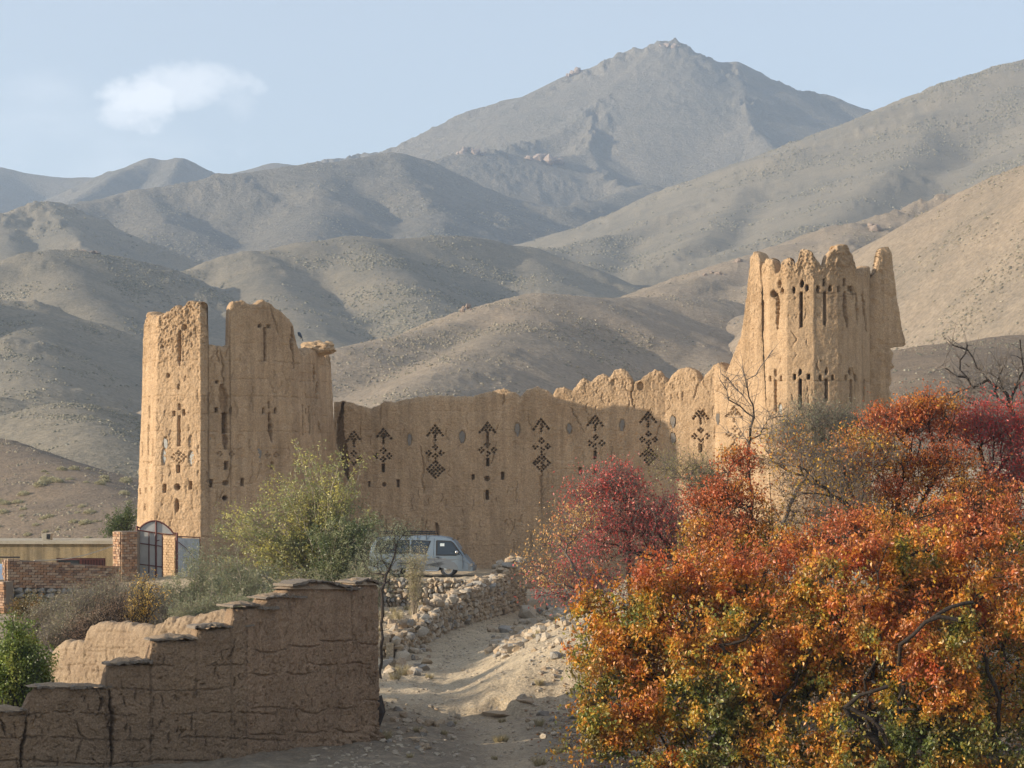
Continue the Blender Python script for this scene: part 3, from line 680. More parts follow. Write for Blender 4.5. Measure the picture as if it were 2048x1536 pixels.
for i, (x, y, w, h) in enumerate(NI):
    Y = np.interp(x, [p[0] for p in CWb], [p[1] for p in CWb])+.045
    if i in (0, 2, 4, 6, 8, 10, 11, 12): slab_patch('stone_slab', M['slate'], cw, x, y, w-1, h-2, Y, -.05 if x < 1330 else -.25, i+20, i % 2 == 0)

# ---------------- right watchtower: sixteen flat sides
rt = empty('watchtower', W(1640, 1010, 109.5), 'tall many-sided mud tower on the right with pointed broken merlons above dark arrow slits', 'tower', 'towers of the mud fort')
cx, cyy = W(1626, HZ, 107.3)[0]-.05, 110.2
RB, RT = [], []
for i in range(16):
    a = math.radians(-90+22.5*i)
    for rad, lst, ox in ((3.08, RB, .05), (2.93, RT, .06)):
        X = cx+ox+rad*math.cos(a)*(.89 if math.cos(a) < -.5 else 1); Y = cyy+rad*math.sin(a)
        lst.append((X/Y*F+1024, Y))
# run anticlockwise seen from above starting at the camera-facing corner so the left-to-right side faces out
RB = RB; RT = RT
RTp = [(1400,575),(1522,575),(1526,530),(1535,518),(1545,520),(1552,548),(1557,546),(1563,530),(1567,518),(1580,516),(1590,530),(1595,524),(1600,505),(1606,498),(1617,500),(1630,512),(1642,533),(1648,535),(1653,515),(1660,506),(1672,495),(1685,490),(1695,492),(1705,510),(1710,532),(1716,546),(1728,536),(1740,536),(1800,540)]
f = []
f += [('r',1526,632,3,60,.25),('c',[(1555,588),(1556,625),(1555,657)],5,.35),('r',1602.5,619,5,70,.5),('r',1650,617,5.5,66,.5),('c',[(1689,585),(1691,620),(1694,652)],5.5,.4),('c',[(1713,588),(1715,620),(1716,650)],3.2,.3),('c',[(1725,585),(1728,620),(1732,660)],3.5,.3),
 ('e',1604,567,7,14,.5),('e',1588,580,5,12,.4),('e',1614,576,6,11,.45),('r',1648,565,4.5,13,.5),('r',1636.5,578,5,11,.45),('r',1660.5,577,5,11,.45),('r',1688,565,4,14,.5),('r',1678,578,4,11,.45),('r',1703,579,5,11,.45),('r',1697,577,3,9,.4),('e',1565,582,6,10,.4),('e',1547,588,11,14,.35),('e',1560,569,7,14,.35),
 ('r',1520,780,2.4,46,.2),('r',1551,792,4,64,.35),('r',1600.5,788,5,60,.5),('r',1653,780,5.5,44,.5),('r',1702,782,4,44,.4),('r',1728,782,3,44,.3),
 ('e',1551,746,4.5,13,.4),('r',1540,757,3.5,9,.35),('r',1562,757,3.5,9,.35),('e',1600,744,5.5,12,.45),('r',1589.5,754,4.5,10,.45),('r',1617,753.5,5.5,10,.45),('e',1653,743,5,12,.45),('r',1641,755,4.5,9,.45),('r',1665.5,755,4.5,9,.45),('e',1699,743,4.5,12,.45),('r',1692,755,4,10,.4),('r',1710,755,4,10,.4),('r',1516,756,2.5,9,.2),
 ('e',1561,818,9,26,.1),('c',[(1633,728),(1636,740)],3,.1),('e',1642,722,3,3,.1),('c',[(1582,662),(1594,680),(1583,694)],2.2,.06),('c',[(1762,730),(1761,770)],3,.15)]
f += rand_cracks(30, 1510, 1760, 560, 820, 8, 40, 2.0, .06, 12)
# faint raised lozenge ornaments between the slits (shallow scratches in the plaster)
rr_ = np.random.default_rng(77)
for ox in (1577,1590,1614,1638,1664,1679,1703,1750):
    for oy in (598,632):
        if rr_.random() < .9:
            for k in range(9):
                a = rr_.random()*6.28; rad = 7*rr_.random()
                f.append(('d', ox+rad*math.cos(a)*.7, oy+rad*math.sin(a), 3.2, 3.2, .035))
crr = lambda px, py: np.clip((575-py)/50, 0, 1)*.9+.10*(px < 1630)
fr_ = {12, 13, 14, 15, 0, 1, 2, 3}
mud_shell('wall', RB, RT, -5.0, (HZ-520)/F*108, RTp, f, .034, M['mud'], rt, True, .6, .022, 3.9, (HZ-761.5)/F*107.1, .05, front=fr_, crumble=crr, backtop=556, cjit=.012, rim=.07, jagt=.045)
slab_patch('stone_slab', M['slate_pale'], rt, 1561, 818, 7, 22, 107.75, -.6, 5)
# torn fin of the outer skin on the right flank
FLx = [(494,1768),(497,1758),(505,1752),(522,1749),(548,1742),(560,1728),(900,1728)]
FRx = [(494,1773),(501,1778),(516,1783),(540,1786),(567,1792),(598,1795),(633,1803),(660,1807),(672,1813),(688,1817),(692.5,1812),(694,1790),(697,1779),(706,1786),(722,1781),(733,1788),(741,1779),(762,1783),(774,1776),(800,1783),(830,1778),(900,1780)]
rws = np.unique(np.concatenate([np.arange(494.2, 900, 1.7), np.arange(688, 700, .6)])); nc = 30
tt = np.linspace(0, 1, nc)[None]; xl = np.interp(rws, *zip(*FLx))[:, None]; xr = np.interp(rws, *zip(*FRx))[:, None]+.8*fbm(rws*.09, 0*rws+2, o=3)[:, None]
PX = xl+(xr-xl)*tt; PY = rws[:, None]+0*tt; Yc, turn = 110.40, .42
u = (PX-1775)/F*Yc; z = (HZ-PY)/F*Yc; sd = []
for sg in (-1, 1):
    ed = np.clip(np.minimum((PX-xl)*3+4, xr-PX)/7, 0, 1)**.5*np.clip((PY-494)/9, 0.1, 1)**.5
    off = sg*(.07+.12*ed)+(-1 if sg < 0 else 1)*(.05*fbm(u*2.2+sg, z*2.2, 1.5, 4)+.045*np.clip(ridged(u*3, z*2.4, sg+3., 3), -.5, 2)*np.clip((640-PY)/120, .5, 1)+.02*fbm(u*12, z*9, sg+1., 3)+.05*np.clip(1-np.abs(u+.15+.05*fbm(z*2, 0*z, o=2))/.03, 0, 1)*(PY > 560)*(PY < 650)*(1 if sg < 0 else 0)*-1)
    # lit sliver of the pinnacle: the near face turns toward the sun at its left edge
    off = off+.05*u*u
    sd.append(np.stack([u*math.cos(turn)-off*math.sin(turn)+(1775-1024)/F*Yc, u*math.sin(turn)+off*math.cos(turn)+Yc, z], -1))
nr_ = len(rws); Va = np.concatenate([sd[0].reshape(-1, 3), sd[1].reshape(-1, 3)]); q1 = gridfaces(nr_, nc); n1 = nr_*nc
side_ = [[i*nc+nc-1, (i+1)*nc+nc-1, (i+1)*nc+nc-1+n1, i*nc+nc-1+n1] for i in range(nr_-1)]+[[i*nc, i*nc+n1, (i+1)*nc+n1, (i+1)*nc] for i in range(nr_-1)]+[[j, j+1, j+1+n1, j+n1] for j in range(nc-1)]
link('torn_wall_fin', mesh_np('torn_wall_fin', Va, np.concatenate([q1, q1[:, ::-1]+n1, np.array(side_)])), M['mud'], rt)
b = MB(); b.prism([np.array([cx+2.5*math.cos(i*.785), cyy+2.5*math.sin(i*.785), (HZ-590)/F*108]) for i in range(8)], (0, 0, -.3)); b.build('upper_floor', M['mud_pale'], rt)
# ------------------------------------------------------------------ foreground mud walls
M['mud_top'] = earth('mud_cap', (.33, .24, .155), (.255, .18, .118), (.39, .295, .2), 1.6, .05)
fw = empty('garden_wall', W(500, 1500, 52), 'shaded mud wall in the foreground with stepped top and dark cracked courses', 'wall')
FWb = [(-130,48.6),(120,49.4),(330,50.2),(488,50.9),(503,51.1),(600,52.3),(700,53.6),(757,54.4)]
FWp = [(-400,1440),(-60,1427),(45,1424),(51,1412),(60,1394),(72,1380),(90,1376),(150,1375),(202,1380),(209,1378),(214,1345),(218,1336),(225,1333),(299,1330),(302,1300),(305,1288),(390,1281),(395,1262),(460,1257),(463,1235),(466,1222),(520,1217),(528,1212),(540,1200),(566,1194),(580,1182),(600,1170),(630,1166),(655,1167),(690,1176),(700,1180),(708,1170),(725,1162),(748,1166),(757,1173),(900,1180)]
f = []
for i, y in enumerate((1330, 1378, 1428, 1477, 1524)):
    rr_ = np.random.default_rng(100+i); x = -20.
    while x < 490:
        l = rr_.uniform(25, 90)
        if y > np.interp(x, [0, 60, 215, 300, 390], [1440, 1390, 1345, 1300, 1270]) and rr_.random() < .9:
            yy = lambda q: y+3.5*math.sin(q*.02+i)+rr_.normal()*.6
            f.append(('c', [(x, yy(x)), (x+l/2, yy(x+l/2)), (x+l, yy(x+l))], 1.8+1.0*rr_.random(), .06))
        x += l+rr_.uniform(-6, 10)
    # drooping, scalloped joints in the plaster of the right-hand stretch
    x = 500.
    while x < 752:
        l = rr_.uniform(40, 80); d = rr_.uniform(2, 12)*(1 if rr_.random() < .7 else -.6); y2 = y-4-(x-500)*.09+rr_.normal()*4-30*(i < 2)
        if y2 > 1230: f.append(('c', [(x, y2), (x+l*.3, y2+d*.8), (x+l*.65, y2+d), (x+l, y2)], 2.6, .06))
        x += l+rr_.uniform(0, 22)
f += [('c',[(218,1380),(220,1420),(226,1440),(221,1470),(224,1500),(222,1536)],5.5,.22),('c',[(228,1425),(214,1450),(224,1466)],3,.14),('c',[(53,1432),(50,1470),(42,1500),(42,1536)],4.6,.2),('c',[(2,1440),(10,1470)],3,.12),('c',[(200,1395),(202,1412),(196,1420)],4,.15),('c',[(470,1280),(467,1300),(455,1320)],2.6,.08),('c',[(432,1325),(428,1350)],2.6,.08),
 ('c',[(704,1185),(703,1230),(706,1300)],3,.05),('c',[(150,1440),(165,1475),(150,1520)],2.6,.08),('c',[(385,1425),(382,1460)],2.6,.08),('c',[(272,1380),(270,1400)],2.5,.07),('e',205,1402,4,16,.12)]
f += rand_cracks(60, 0, 490, 1290, 1536, 8, 34, 2.0, .08, 31)+rand_cracks(60, 0, 490, 1300, 1536, 5, 12, 2.0, .06, 32, .7)
f += rand_cracks(110, 505, 755, 1180, 1500, 8, 46, 1.8, .05, 33)+rand_cracks(40, 505, 755, 1250, 1536, 5, 16, 2.0, .05, 34, .3)
for k in range(420):
    rr_ = np.random.default_rng(900+k); x = rr_.uniform(0, 755); y = rr_.uniform(1300, 1536)
    f.append(('e', x, y, rr_.uniform(2, 4.5), rr_.uniform(1.5, 3), .045))
def crf(px, py):
    # base of the right stretch is eaten away, stones and straw show
    return .9*sstep(py, 1440, 1480)*sstep(px, 590, 660)*sstep(py, 1600-px*.2, 1620-px*.2)+1.1*np.clip((py-(1530-(px-600)*.62))/25, 0, 1)*(px > 590)+.15
FL = [p for p in FWb if p[0] <= 488]+[(494,50.98)]; FR = [(494,50.985),(503,51.1)]+[p for p in FWb if p[0] > 503]
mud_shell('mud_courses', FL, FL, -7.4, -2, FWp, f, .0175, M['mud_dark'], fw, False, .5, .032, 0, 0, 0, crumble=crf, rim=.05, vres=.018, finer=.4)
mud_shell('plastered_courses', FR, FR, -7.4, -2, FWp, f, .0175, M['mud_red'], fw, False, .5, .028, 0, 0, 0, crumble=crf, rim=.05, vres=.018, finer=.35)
def coping(pts, thick, over, seed, Y, mat='slab', dy=0):
    """flat stone laid on the wall: pts = (px,row) ends"""
    r = np.random.default_rng(seed)
    a = W(pts[0][0], pts[0][1], Y[0]); b_ = W(pts[1][0], pts[1][1], Y[1]); d = b_-a; n = 10
    nrm = np.array([d[1], -d[0], 0]); nrm /= np.linalg.norm(nrm)
    poly = []
    for i in range(n+1):
        t = i/n; poly.append(a+d*t+nrm*(over*(.6+.7*r.random()))+np.array([0, 0, .012*r.normal()]))
    for i in range(n, -1, -1):
        t = i/n; poly.append(a+d*t-nrm*(.42+.1*r.random())+np.array([0, 0, .012*r.normal()]))
    mb = MB(); mb.prism(poly, (0, 0, thick)); return mb.build('coping_slab', M[mat], fw)
yw = lambda x: float(np.interp(x, [p[0] for p in FWb], [p[1] for p in FWb]))
CP = [((-6,1424),(54,1421)),((74,1376),(108,1376)),((140,1377),(182,1377)),((203,1376),(222,1375)),((213,1331),(262,1327)),((258,1327),(304,1325)),((298,1281),(352,1279)),((348,1278),(393,1277)),((386,1256),(446,1253)),((440,1253),(507,1252)),((460,1214),(516,1210)),((516,1218),(552,1219)),((527,1197),(572,1191)),((566,1194),(610,1196)),((580,1173),(622,1163)),((618,1161),(664,1166)),((660,1168),(700,1176)),((694,1180),(716,1178)),((704,1166),(738,1158)),((734,1160),(762,1170))]
for i, (p, q) in enumerate(CP): coping((p, q), .03+.012*(i % 3), .07+.05*((i*7) % 3)/2, 200+i, (yw(p[0]), yw(q[0])))
# mounds of mud laid over the slabs
def mound(parent, mat, x0, x1, row, hpx, Y0, Y1, seed):
    a = W(x0, row, Y0); b_ = W(x1, row, Y1); n = 26; m = 10; d = b_-a; nrm = np.array([d[1], -d[0], 0]); nrm /= np.linalg.norm(nrm)
    h = hpx/F*Y0; V = []
    for j in range(m+1):
        v = j/m*2-1
        for i in range(n+1):
            t = i/n; e = (1-abs(2*t-1)**3)*(1-abs(v)**2.6)
            w = .27-.2
            p = a+d*t-nrm*(.20+v*.27)
            z = h*e*(.75+.35*fbm(np.array([t*4+seed]), np.array([v*1.3]), o=3)[0])
            V.append(p+np.array([0, 0, z+.02])+nrm*.03*math.sin(t*17+seed))
    return link('mud_mound', mesh_np('mud_mound', np.array(V), gridfaces(m+1, n+1)), mat, parent)
for i, (x0, x1, r_, h) in enumerate([(-40,50,1423,11),(56,212,1376,9),(222,304,1328,13),(306,392,1279,11),(394,505,1254,6),(466,522,1212,9),(530,575,1196,9),(572,702,1180,18),(704,760,1172,16)]):
    mound(fw, M['mud_top'], x0, x1, r_, h, yw(x0), yw(x1), i*3.3)

# rear stretch of the garden wall, catching the sun
rw = empty('garden_wall', W(230, 1400, 58), 'sunlit broken mud wall behind the shaded garden wall at left', 'wall')
RWb = [(102,60.4),(200,59.4),(306,58.4)]
RWp = [(0,1300),(100,1306),(106,1296),(114,1290),(130,1287),(165,1286),(169,1268),(176,1256),(190,1250),(230,1249),(270,1252),(296,1256),(305,1262),(310,1270),(400,1270)]
f = [('c',[(120,1331),(160,1329),(200,1330)],2.4,.05),('c',[(185,1295),(230,1297),(270,1296)],2.4,.05),('c',[(138,1325),(140,1350)],3,.08),('c',[(196,1335),(197,1352)],3,.08),('c',[(212,1300),(215,1325)],2.4,.06),('e',170,1310,5,6,.06)]+rand_cracks(24, 105, 305, 1270, 1370, 6, 24, 2, .05, 41)
mud_shell('mud_courses', RWb, RWb, -7.4, -2, RWp, f, .03, M['mud_top'], rw, False, .5, .022, .5, -4.6, .04, crumble=lambda a, b_: .1+0*a, rim=.10, finer=.5, jagt=.04)
rw2 = empty('garden_wall', W(400, 1300, 57), 'low lumpy sunlit mud wall rising behind the stepped coping', 'wall')
RVb = [(306,58.2),(400,57.6),(505,57.0),(600,56.5)]
RVp = [(200,1262),(306,1252),(330,1244),(380,1236),(415,1230),(440,1226),(460,1228),(480,1224),(505,1214),(540,1215),(600,1210)]
mud_shell('mud_courses', RVb, RVb, -7.4, -2, RVp, rand_cracks(26, 306, 505, 1230, 1275, 6, 20, 2.2, .06, 43), .035, M['mud_top'], rw2, False, .5, .045, 0, crumble=lambda a, b_: .3+0*a, rim=.12, finer=.6, jagt=.05)
# side wall of the same enclosure, running away from the camera behind the tall end
sw_ = empty('garden_wall', W(752, 1400, 60), 'enclosure mud wall running back behind the tall end of the garden wall', 'wall')
SWb = [(752,54.9),(750,58.5),(747,62.5)]
mud_shell('mud_courses', SWb, SWb, -7.2, -2, [(0,1192),(740,1192),(752,1188),(900,1188)], None, .08, M['mud_pale'], sw_, False, .45, .04, 0)

# ------------------------------------------------------------------ stones and bricks
import bmesh
def rock_mesh(name, seed, flat=.7, n=22, bev=True):
    r = np.random.default_rng(seed); P = r.normal(size=(n, 3)); P /= np.linalg.norm(P, axis=1)[:, None]
    P = np.sign(P)*np.abs(P)**.8*np.array([1, .8, flat])*(.85+.3*r.random((n, 1)))
    bm = bmesh.new(); vs = [bm.verts.new(p) for p in P]
    g = bmesh.ops.convex_hull(bm, input=vs)
    bmesh.ops.delete(bm, geom=[v for v in bm.verts if not v.link_faces], context='VERTS')
    bmesh.ops.dissolve_limit(bm, angle_limit=.35, verts=bm.verts[:], edges=bm.edges[:])
    me = bpy.data.meshes.new(name); bm.to_mesh(me); bm.free()
    co = np.array([v.co[:] for v in me.vertices]); ext = np.abs(co).max(0)
    for v in me.vertices: v.co = Vector((v.co.x/ext[0]*.5, v.co.y/ext[1]*.5, v.co.z/ext[2]*.5))
    return me
RM = {}
for mt in ('rock', 'rock2', 'rock3'):
    for i in range(5):
        me = rock_mesh('stone', 300+i+10*len(RM), .7 if i % 2 else .9); me.materials.append(M[mt]); RM[(mt, i)] = me
def stone_at(p, size, rot, parent=None, name='stone', mt=None, r=None):
    mt = mt or ('rock', 'rock', 'rock2', 'rock2', 'rock3')[int(r.integers(0, 5))]
    o = bpy.data.objects.new(name, RM[(mt, int(r.integers(0, 5)))]); COL.objects.link(o)
    o.location = tuple(map(float, p)); o.scale = tuple(map(float, size)); o.rotation_euler = tuple(map(float, rot))
    if parent is not None: o.parent = parent; o.matrix_parent_inverse = Matrix.Translation(-Vector(parent.location))
    return o
def stones_merged(name, items, mat, parent=None):
    """items: (pos,size,rot) -> one joined mesh"""
    Vs, Fs, o = [], [], 0; mb = MB()
    from mathutils import Euler
    for (p, s, rt_, k) in items:
        me = RM[('rock', k)]; Mx = Matrix.LocRotScale(Vector(p), Euler(rt_), Vector(s))
        mb.add([Mx @ v.co for v in me.vertices], [tuple(q.vertices) for q in me.polygons])
    return mb.build(name, mat, parent)
def stone_wall(root, path, hfun, r, smin, smax, limit, both=True):
    """dry stone wall: courses of separate stones along a path of (X,Y); hfun(t) gives foot and top heights"""
    P = np.array(path, float); sl = np.concatenate([[0], np.cumsum(np.linalg.norm(np.diff(P, axis=0), axis=1))]); Ltot = sl[-1]
    at = lambda s: np.array([np.interp(s, sl, P[:, 0]), np.interp(s, sl, P[:, 1])])
    items = []; z = 0.; row = 0
    while z < 3.2:
        hrow = r.uniform(.11, .22); s = r.uniform(0, .2)
        while s < Ltot:
            w = smin+(smax-smin)*r.random()**1.5
            zb, zt = hfun(s/Ltot)
            if z < zt-zb+.02:
                c = at(s+w/2); d = at(min(Ltot, s+w/2+.05))-at(max(0, s+w/2-.05)); a = math.atan2(d[1], d[0])
                n = np.array([d[1], -d[0]])/(np.linalg.norm(d)+1e-9)
                h = hrow*r.uniform(.7, 1.5); off = r.uniform(-.07, .12)
                for sd in ((1, -1) if (both or z > zt-zb-.25) else (1,)):
                    q = c+n*sd*(.16+off)
                    items.append(((q[0], q[1], zb+z+h/2), (w*1.06, r.uniform(.26, .4), h*1.18), (r.normal()*.22, r.normal()*.22, a+r.normal()*.3), sd))
                    if not both and sd == -1: pass
            s += w*.96
        z += hrow; row += 1
    vis = [i for i in items if i[3] == 1]; hid = [i for i in items if i[3] != 1]
    vis.sort(key=lambda i: -(i[1][0]*i[1][2])/i[0][1]**2)
    for p, s_, ro, _ in vis[:limit]: stone_at(p, s_, ro, root, r=r)
    rest = vis[limit:]+hid
    if rest:
        k = stones_merged('stone_infill', [(p, s_, ro, int(r.integers(0, 5))) for p, s_, ro, _ in rest], M['rock2'], root); tag(k, kind='stuff')
    mb = MB()
    for a_, b_ in zip(np.linspace(0, Ltot, 30)[:-1], np.linspace(0, Ltot, 30)[1:]):
        p, q = at(a_), at(b_); d = q-p; n = np.array([d[1], -d[0]])/np.linalg.norm(d)*.12
        zb, zt = hfun((a_+b_)/2/Ltot)
        mb.prism([(*(p-n), zb-.3), (*(q-n), zb-.3), (*(q+n), zb-.3), (*(p+n), zb-.3)], (0, 0, zt-zb+.22))
    mb.build('earth_core', M['soil'], root)
rs = np.random.default_rng(21)
# wall beside the path
ys_ = np.linspace(77.5, 109.5, 26); pth = [(float(wall_x(y))+.12, y) for y in ys_]
zf = [float(ground_z(x+.7, y, False)) for x, y in pth]
pw = empty('stone_wall', (pth[0][0], pth[0][1], zf[0]), 'long dry stone wall climbing beside the dirt path', 'wall')
def hp(t):
    i = t*(len(pth)-1); zb = float(np.interp(i, range(len(pth)), zf)); return zb-.1, zb+float(np.interp(t, [0, .15, .3, .45, .62, .8, .92, 1], [.45, .7, .9, 1.15, 1.45, 1.75, 2.1, 2.2]))+.09*math.sin(t*61)+.07*math.sin(t*23)
stone_wall(pw, pth, hp, rs, .13, .52, 300, True)
for i in range(60):
    t = rs.random()**.8; q = np.array(pth[int(t*(len(pth)-1))]); stone_at((q[0]+rs.normal()*.22, q[1]+rs.uniform(-.6, .6), hp(t)[1]+rs.uniform(-.05, .12)), (rs.uniform(.3, .75), rs.uniform(.25, .5), rs.uniform(.1, .26)), (rs.normal()*.25, rs.normal()*.25, rs.random()*6), pw, r=rs)
# terrace wall under the van
tw = empty('stone_wall', (-4, 99.3, -6), 'dry stone terrace wall below the parked van', 'wall')
stone_wall(tw, [(-6.6, 99.35), (-4, 99.4), (-1.95, 99.35)], lambda t: (-6.0, -4.83+.03*math.sin(t*30)), rs, .12, .3, 220, False)

# brick wall and pier
BMs = []
for i, mt in enumerate(('brick', 'brick', 'brick2', 'brick3', 'brick2')):
    r = np.random.default_rng(60+i); mb = MB(); mb.box((-.5, -.5, -.5), (.5, .5, .5)); mb.v = [tuple(np.array(v)*(1+.05*r.normal(size=3))) for v in mb.v]
    me = bpy.data.meshes.new('brick'); me.from_pydata(mb.v, [], mb.f); me.update(); me.materials.append(M[mt]); BMs.append(me)
def bricks(root, a, b_, zfun, ztop, rowh, bl, depth, r, limit=300, name='brick'):
    """courses of bricks on the face that runs from a to b (X,Y)"""
    a = np.array(a, float); b_ = np.array(b_, float); Ln = np.linalg.norm(b_-a); d = (b_-a)/Ln; n = np.array([d[1], -d[0]]); ang = math.atan2(d[1], d[0]); cnt = 0
    k = 0; z = zfun(0)
    while True:
        z = k*rowh; any_ = False
        s = -bl/2*(k % 2)
        while s < Ln-.03:
            t0 = max(0, s); t1 = min(Ln, s+bl); tm = (t0+t1)/2
            zb = zfun(tm/Ln); zt = ztop(tm/Ln)
            if zb+z+rowh <= zt+.02:
                any_ = True
                if t1-t0 > .05 and cnt < limit:
                    o = bpy.data.objects.new(name, BMs[int(r.integers(0, 5))]); COL.objects.link(o)
                    c = a+d*tm+n*(depth*.5-.02+r.uniform(-.012, .016))
                    o.location = (float(c[0]), float(c[1]), float(zb+z+rowh/2)); o.scale = (float(t1-t0-.015-.01*r.random()), depth, rowh-.016-.006*r.random())
                    o.rotation_euler = (0, float(r.normal()*.008), ang); o.parent = root; o.matrix_parent_inverse = Matrix.Translation(-Vector(root.location)); cnt += 1
            s += bl
        k += 1
        if not any_ or k > 60: break
rb = np.random.default_rng(5)
bw = empty('brick_wall', W(120, 1240, 97), 'low red-brown brick wall standing on a rough stone footing at left', 'wall')
pa, pb = W(13, 0, 96.0)[:2], W(238, 0, 98.6)[:2]
topz = lambda t: (HZ-(1117+t*16))/F*(96+2.6*t)
botz = lambda t: (HZ-(1175+t*3))/F*(96+2.6*t)
bricks(bw, pa, pb, botz, topz, .105, .255, .12, rb, 300)
dd_ = (pb-pa)/np.linalg.norm(pb-pa); nn_ = np.array([-dd_[1], dd_[0]])
mb = MB()
for t0, t1 in zip(np.linspace(0, 1, 9)[:-1], np.linspace(0, 1, 9)[1:]):
    q0, q1 = pa+(pb-pa)*t0, pa+(pb-pa)*t1
    mb.add([(*q0, -6.9), (*q1, -6.9), (*(q1+nn_*.3), -6.9), (*(q0+nn_*.3), -6.9), (*q0, topz(t0)-.02), (*q1, topz(t1)-.02), (*(q1+nn_*.3), topz(t1)-.02), (*(q0+nn_*.3), topz(t0)-.02)], [(0,3,2,1),(4,5,6,7),(0,1,5,4),(1,2,6,5),(2,3,7,6),(3,0,4,7)])
mb.build('mortar_core', M['mortar'], bw)
# stones of the footing
for k in range(7):
    s = 0.
    while s < np.linalg.norm(pb-pa):
        w = rb.uniform(.2, .5); c = pa+dd_*(s+w/2)-nn_*.1; t = s/np.linalg.norm(pb-pa)
        z = botz(t)-.12-k*.2
        if z > -6.5: stone_at((c[0], c[1], z), (w, .35, .24), (rb.normal()*.1, rb.normal()*.1, math.atan2(dd_[1], dd_[0])), bw, mt='rock3' if rb.random() < .7 else 'rock2', r=rb)
        s += w*.95
# sunlit end face of the brick wall: return running towards the camera-left
bw2 = empty('brick_wall', W(5, 1240, 95), 'sunlit narrow brick return at the far left edge', 'wall')
ra, rbb = W(-60, 0, 96.3)[:2], W(12, 0, 94.9)[:2]
bricks(bw2, ra, rbb, lambda t: (HZ-1236)/F*95.5, lambda t: (HZ-1162)/F*95.5, .105, .255, .12, rb, 200)
mb = MB(); mb.prism([(*ra, -6.9), (*rbb, -6.9), (*(rbb+np.array([.1, .9])), -6.9), (*(ra+np.array([.1, .9])), -6.9)], (0, 0, (HZ-1163)/F*95.5+6.9)); mb.build('mortar_core', M['mortar'], bw2)
# upper short lit end of the main wall
bricks(bw, W(8.5, 0, 96.6)[:2], W(13.6, 0, 96.0)[:2], lambda t: (HZ-1162)/F*96, lambda t: (HZ-1117)/F*96, .105, .25, .1, rb, 60)
# pier beside the gate
bp = empty('brick_pier', W(250, 1160, 103), 'square brick pier joining the red-framed gate, its left face in sun', 'pillar')
q0, q1, q2 = W(228, 0, 102.6)[:2], W(242.5, 0, 101.9)[:2], W(274, 0, 102.2)[:2]
pz0, pz1 = (HZ-1168)/F*102, (HZ-1064)/F*102
bricks(bp, q0, q1, lambda t: pz0, lambda t: pz1, .105, .2, .08, rb, 120)
bricks(bp, q1, q2, lambda t: pz0, lambda t: pz1, .105, .23, .08, rb, 160)
mb = MB(); mb.prism([(*q0, pz0-.5), (*q1, pz0-.5), (*q2, pz0-.5), (*(q2+np.array([0, .8])), pz0-.5), (*(q0+np.array([0, .4])), pz0-.5)], (0, 0, pz1-pz0+.52)); mb.build('mortar_core', M['mortar'], bp)

# ------------------------------------------------------------------ gate
M['red'] = plain('dark_red_paint', (.11, .032, .026), .6); M['zinc'] = plain('grey_sheet_metal', (.36, .355, .34), .6, 0.0, .3, .1, 3)
M['zinc2'] = plain('corrugated_sheet', (.40, .43, .45), .5, .1, .4, .14, 3)
gt = empty('metal_gate', W(330, 1152, 103), 'arched sheet-metal gate with dark red frame, one corrugated leaf standing open', 'gate')
gY = 103.2
def bar(name, pts, r_, parent, mat='red', Y=gY):
    mb = MB(); mb.tube([W(p[0], p[1], p[2] if len(p) > 2 else Y) for p in pts], r_*.68, 4); return mb.build(name, M[mat], parent)
arc = [(276+(352-276)*t, 1066-4*t*0-25*math.sin(math.pi*min(1, .12+.88*t*1.0))+(0)) for t in np.linspace(0, 1, 15)]
arc = [(279+(347-279)*t, 1057+10*t-20*math.sin(math.pi*t)**.8) for t in np.linspace(0, 1, 17)]
bar('gate_frame', arc, .05, gt); bar('gate_frame', [(272,1053),(280,1056)], .05, gt); bar('gate_frame', [(346,1066),(354,1067)], .05, gt)
bar('gate_post', [(274,1052),(274,1160)], .07, gt); bar('gate_post', [(353.5,1065),(354,1160)], .07, gt)
bar('gate_frame', [(276,1060),(325,1068),(352,1070)], .04, gt); bar('gate_frame', [(312,1042),(312,1160)], .06, gt); bar('gate_frame', [(325,1068),(325,1160)], .04, gt)
bar('gate_frame', [(298,1065),(298,1160)], .035, gt); bar('gate_frame', [(276,1086),(312,1091),(325,1093)], .03, gt); bar('gate_frame', [(276,1128),(325,1134)], .03, gt)
mb = MB(); mb.prism([W(x, y+1, gY+.03) for x, y in arc]+[W(347, 1069, gY+.03), W(279, 1060, gY+.03)], (0, .02, 0)); mb.build('arch_panel', M['zinc'], gt)
for x0, x1 in ((275.5,298),(298.6,312),(312.6,324.5)):
    mb = MB(); mb.prism([W(x0, 1059+(x0-277)*.17, gY+.035), W(x1, 1059+(x1-277)*.17, gY+.035), W(x1, 1160, gY+.035), W(x0, 1160, gY+.035)], (0, .02, 0)); mb.build('sheet_panel', M['zinc'], gt)
bar('latch', [(312,1082,103.1),(319,1080,103.1)], .03, gt)
# open corrugated leaf, swung away from the camera
lf = empty('x', (0, 0, 0), None, None); bpy.data.objects.remove(lf)
a0, a1 = W(356, 1076, 103.3), W(399.5, 1077, 104.9); n = 60; V = []
for j in (0, 1):
    for i in range(n+1):
        t = i/n; p = a0+(a1-a0)*t; nn = np.array([a1[1]-a0[1], -(a1[0]-a0[0]), 0]); nn /= np.linalg.norm(nn)
        V.append([*(p+nn*.025*math.sin(t*2*math.pi*13))[:2], p[2] if j else (HZ-1160)/F*p[1]])
cl = link('corrugated_leaf', mesh_np('corrugated_leaf', np.array(V), gridfaces(2, n+1)), M['zinc2'], gt)
bar('leaf_frame', [(355.5,1073,103.3),(400,1075,104.9)], .035, gt); bar('leaf_frame', [(400,1074,104.9),(400,1160,104.9)], .035, gt)
bar('leaf_brace', [(357,1084,103.25),(372,1096,103.7),(390,1120,104.4)], .025, gt)
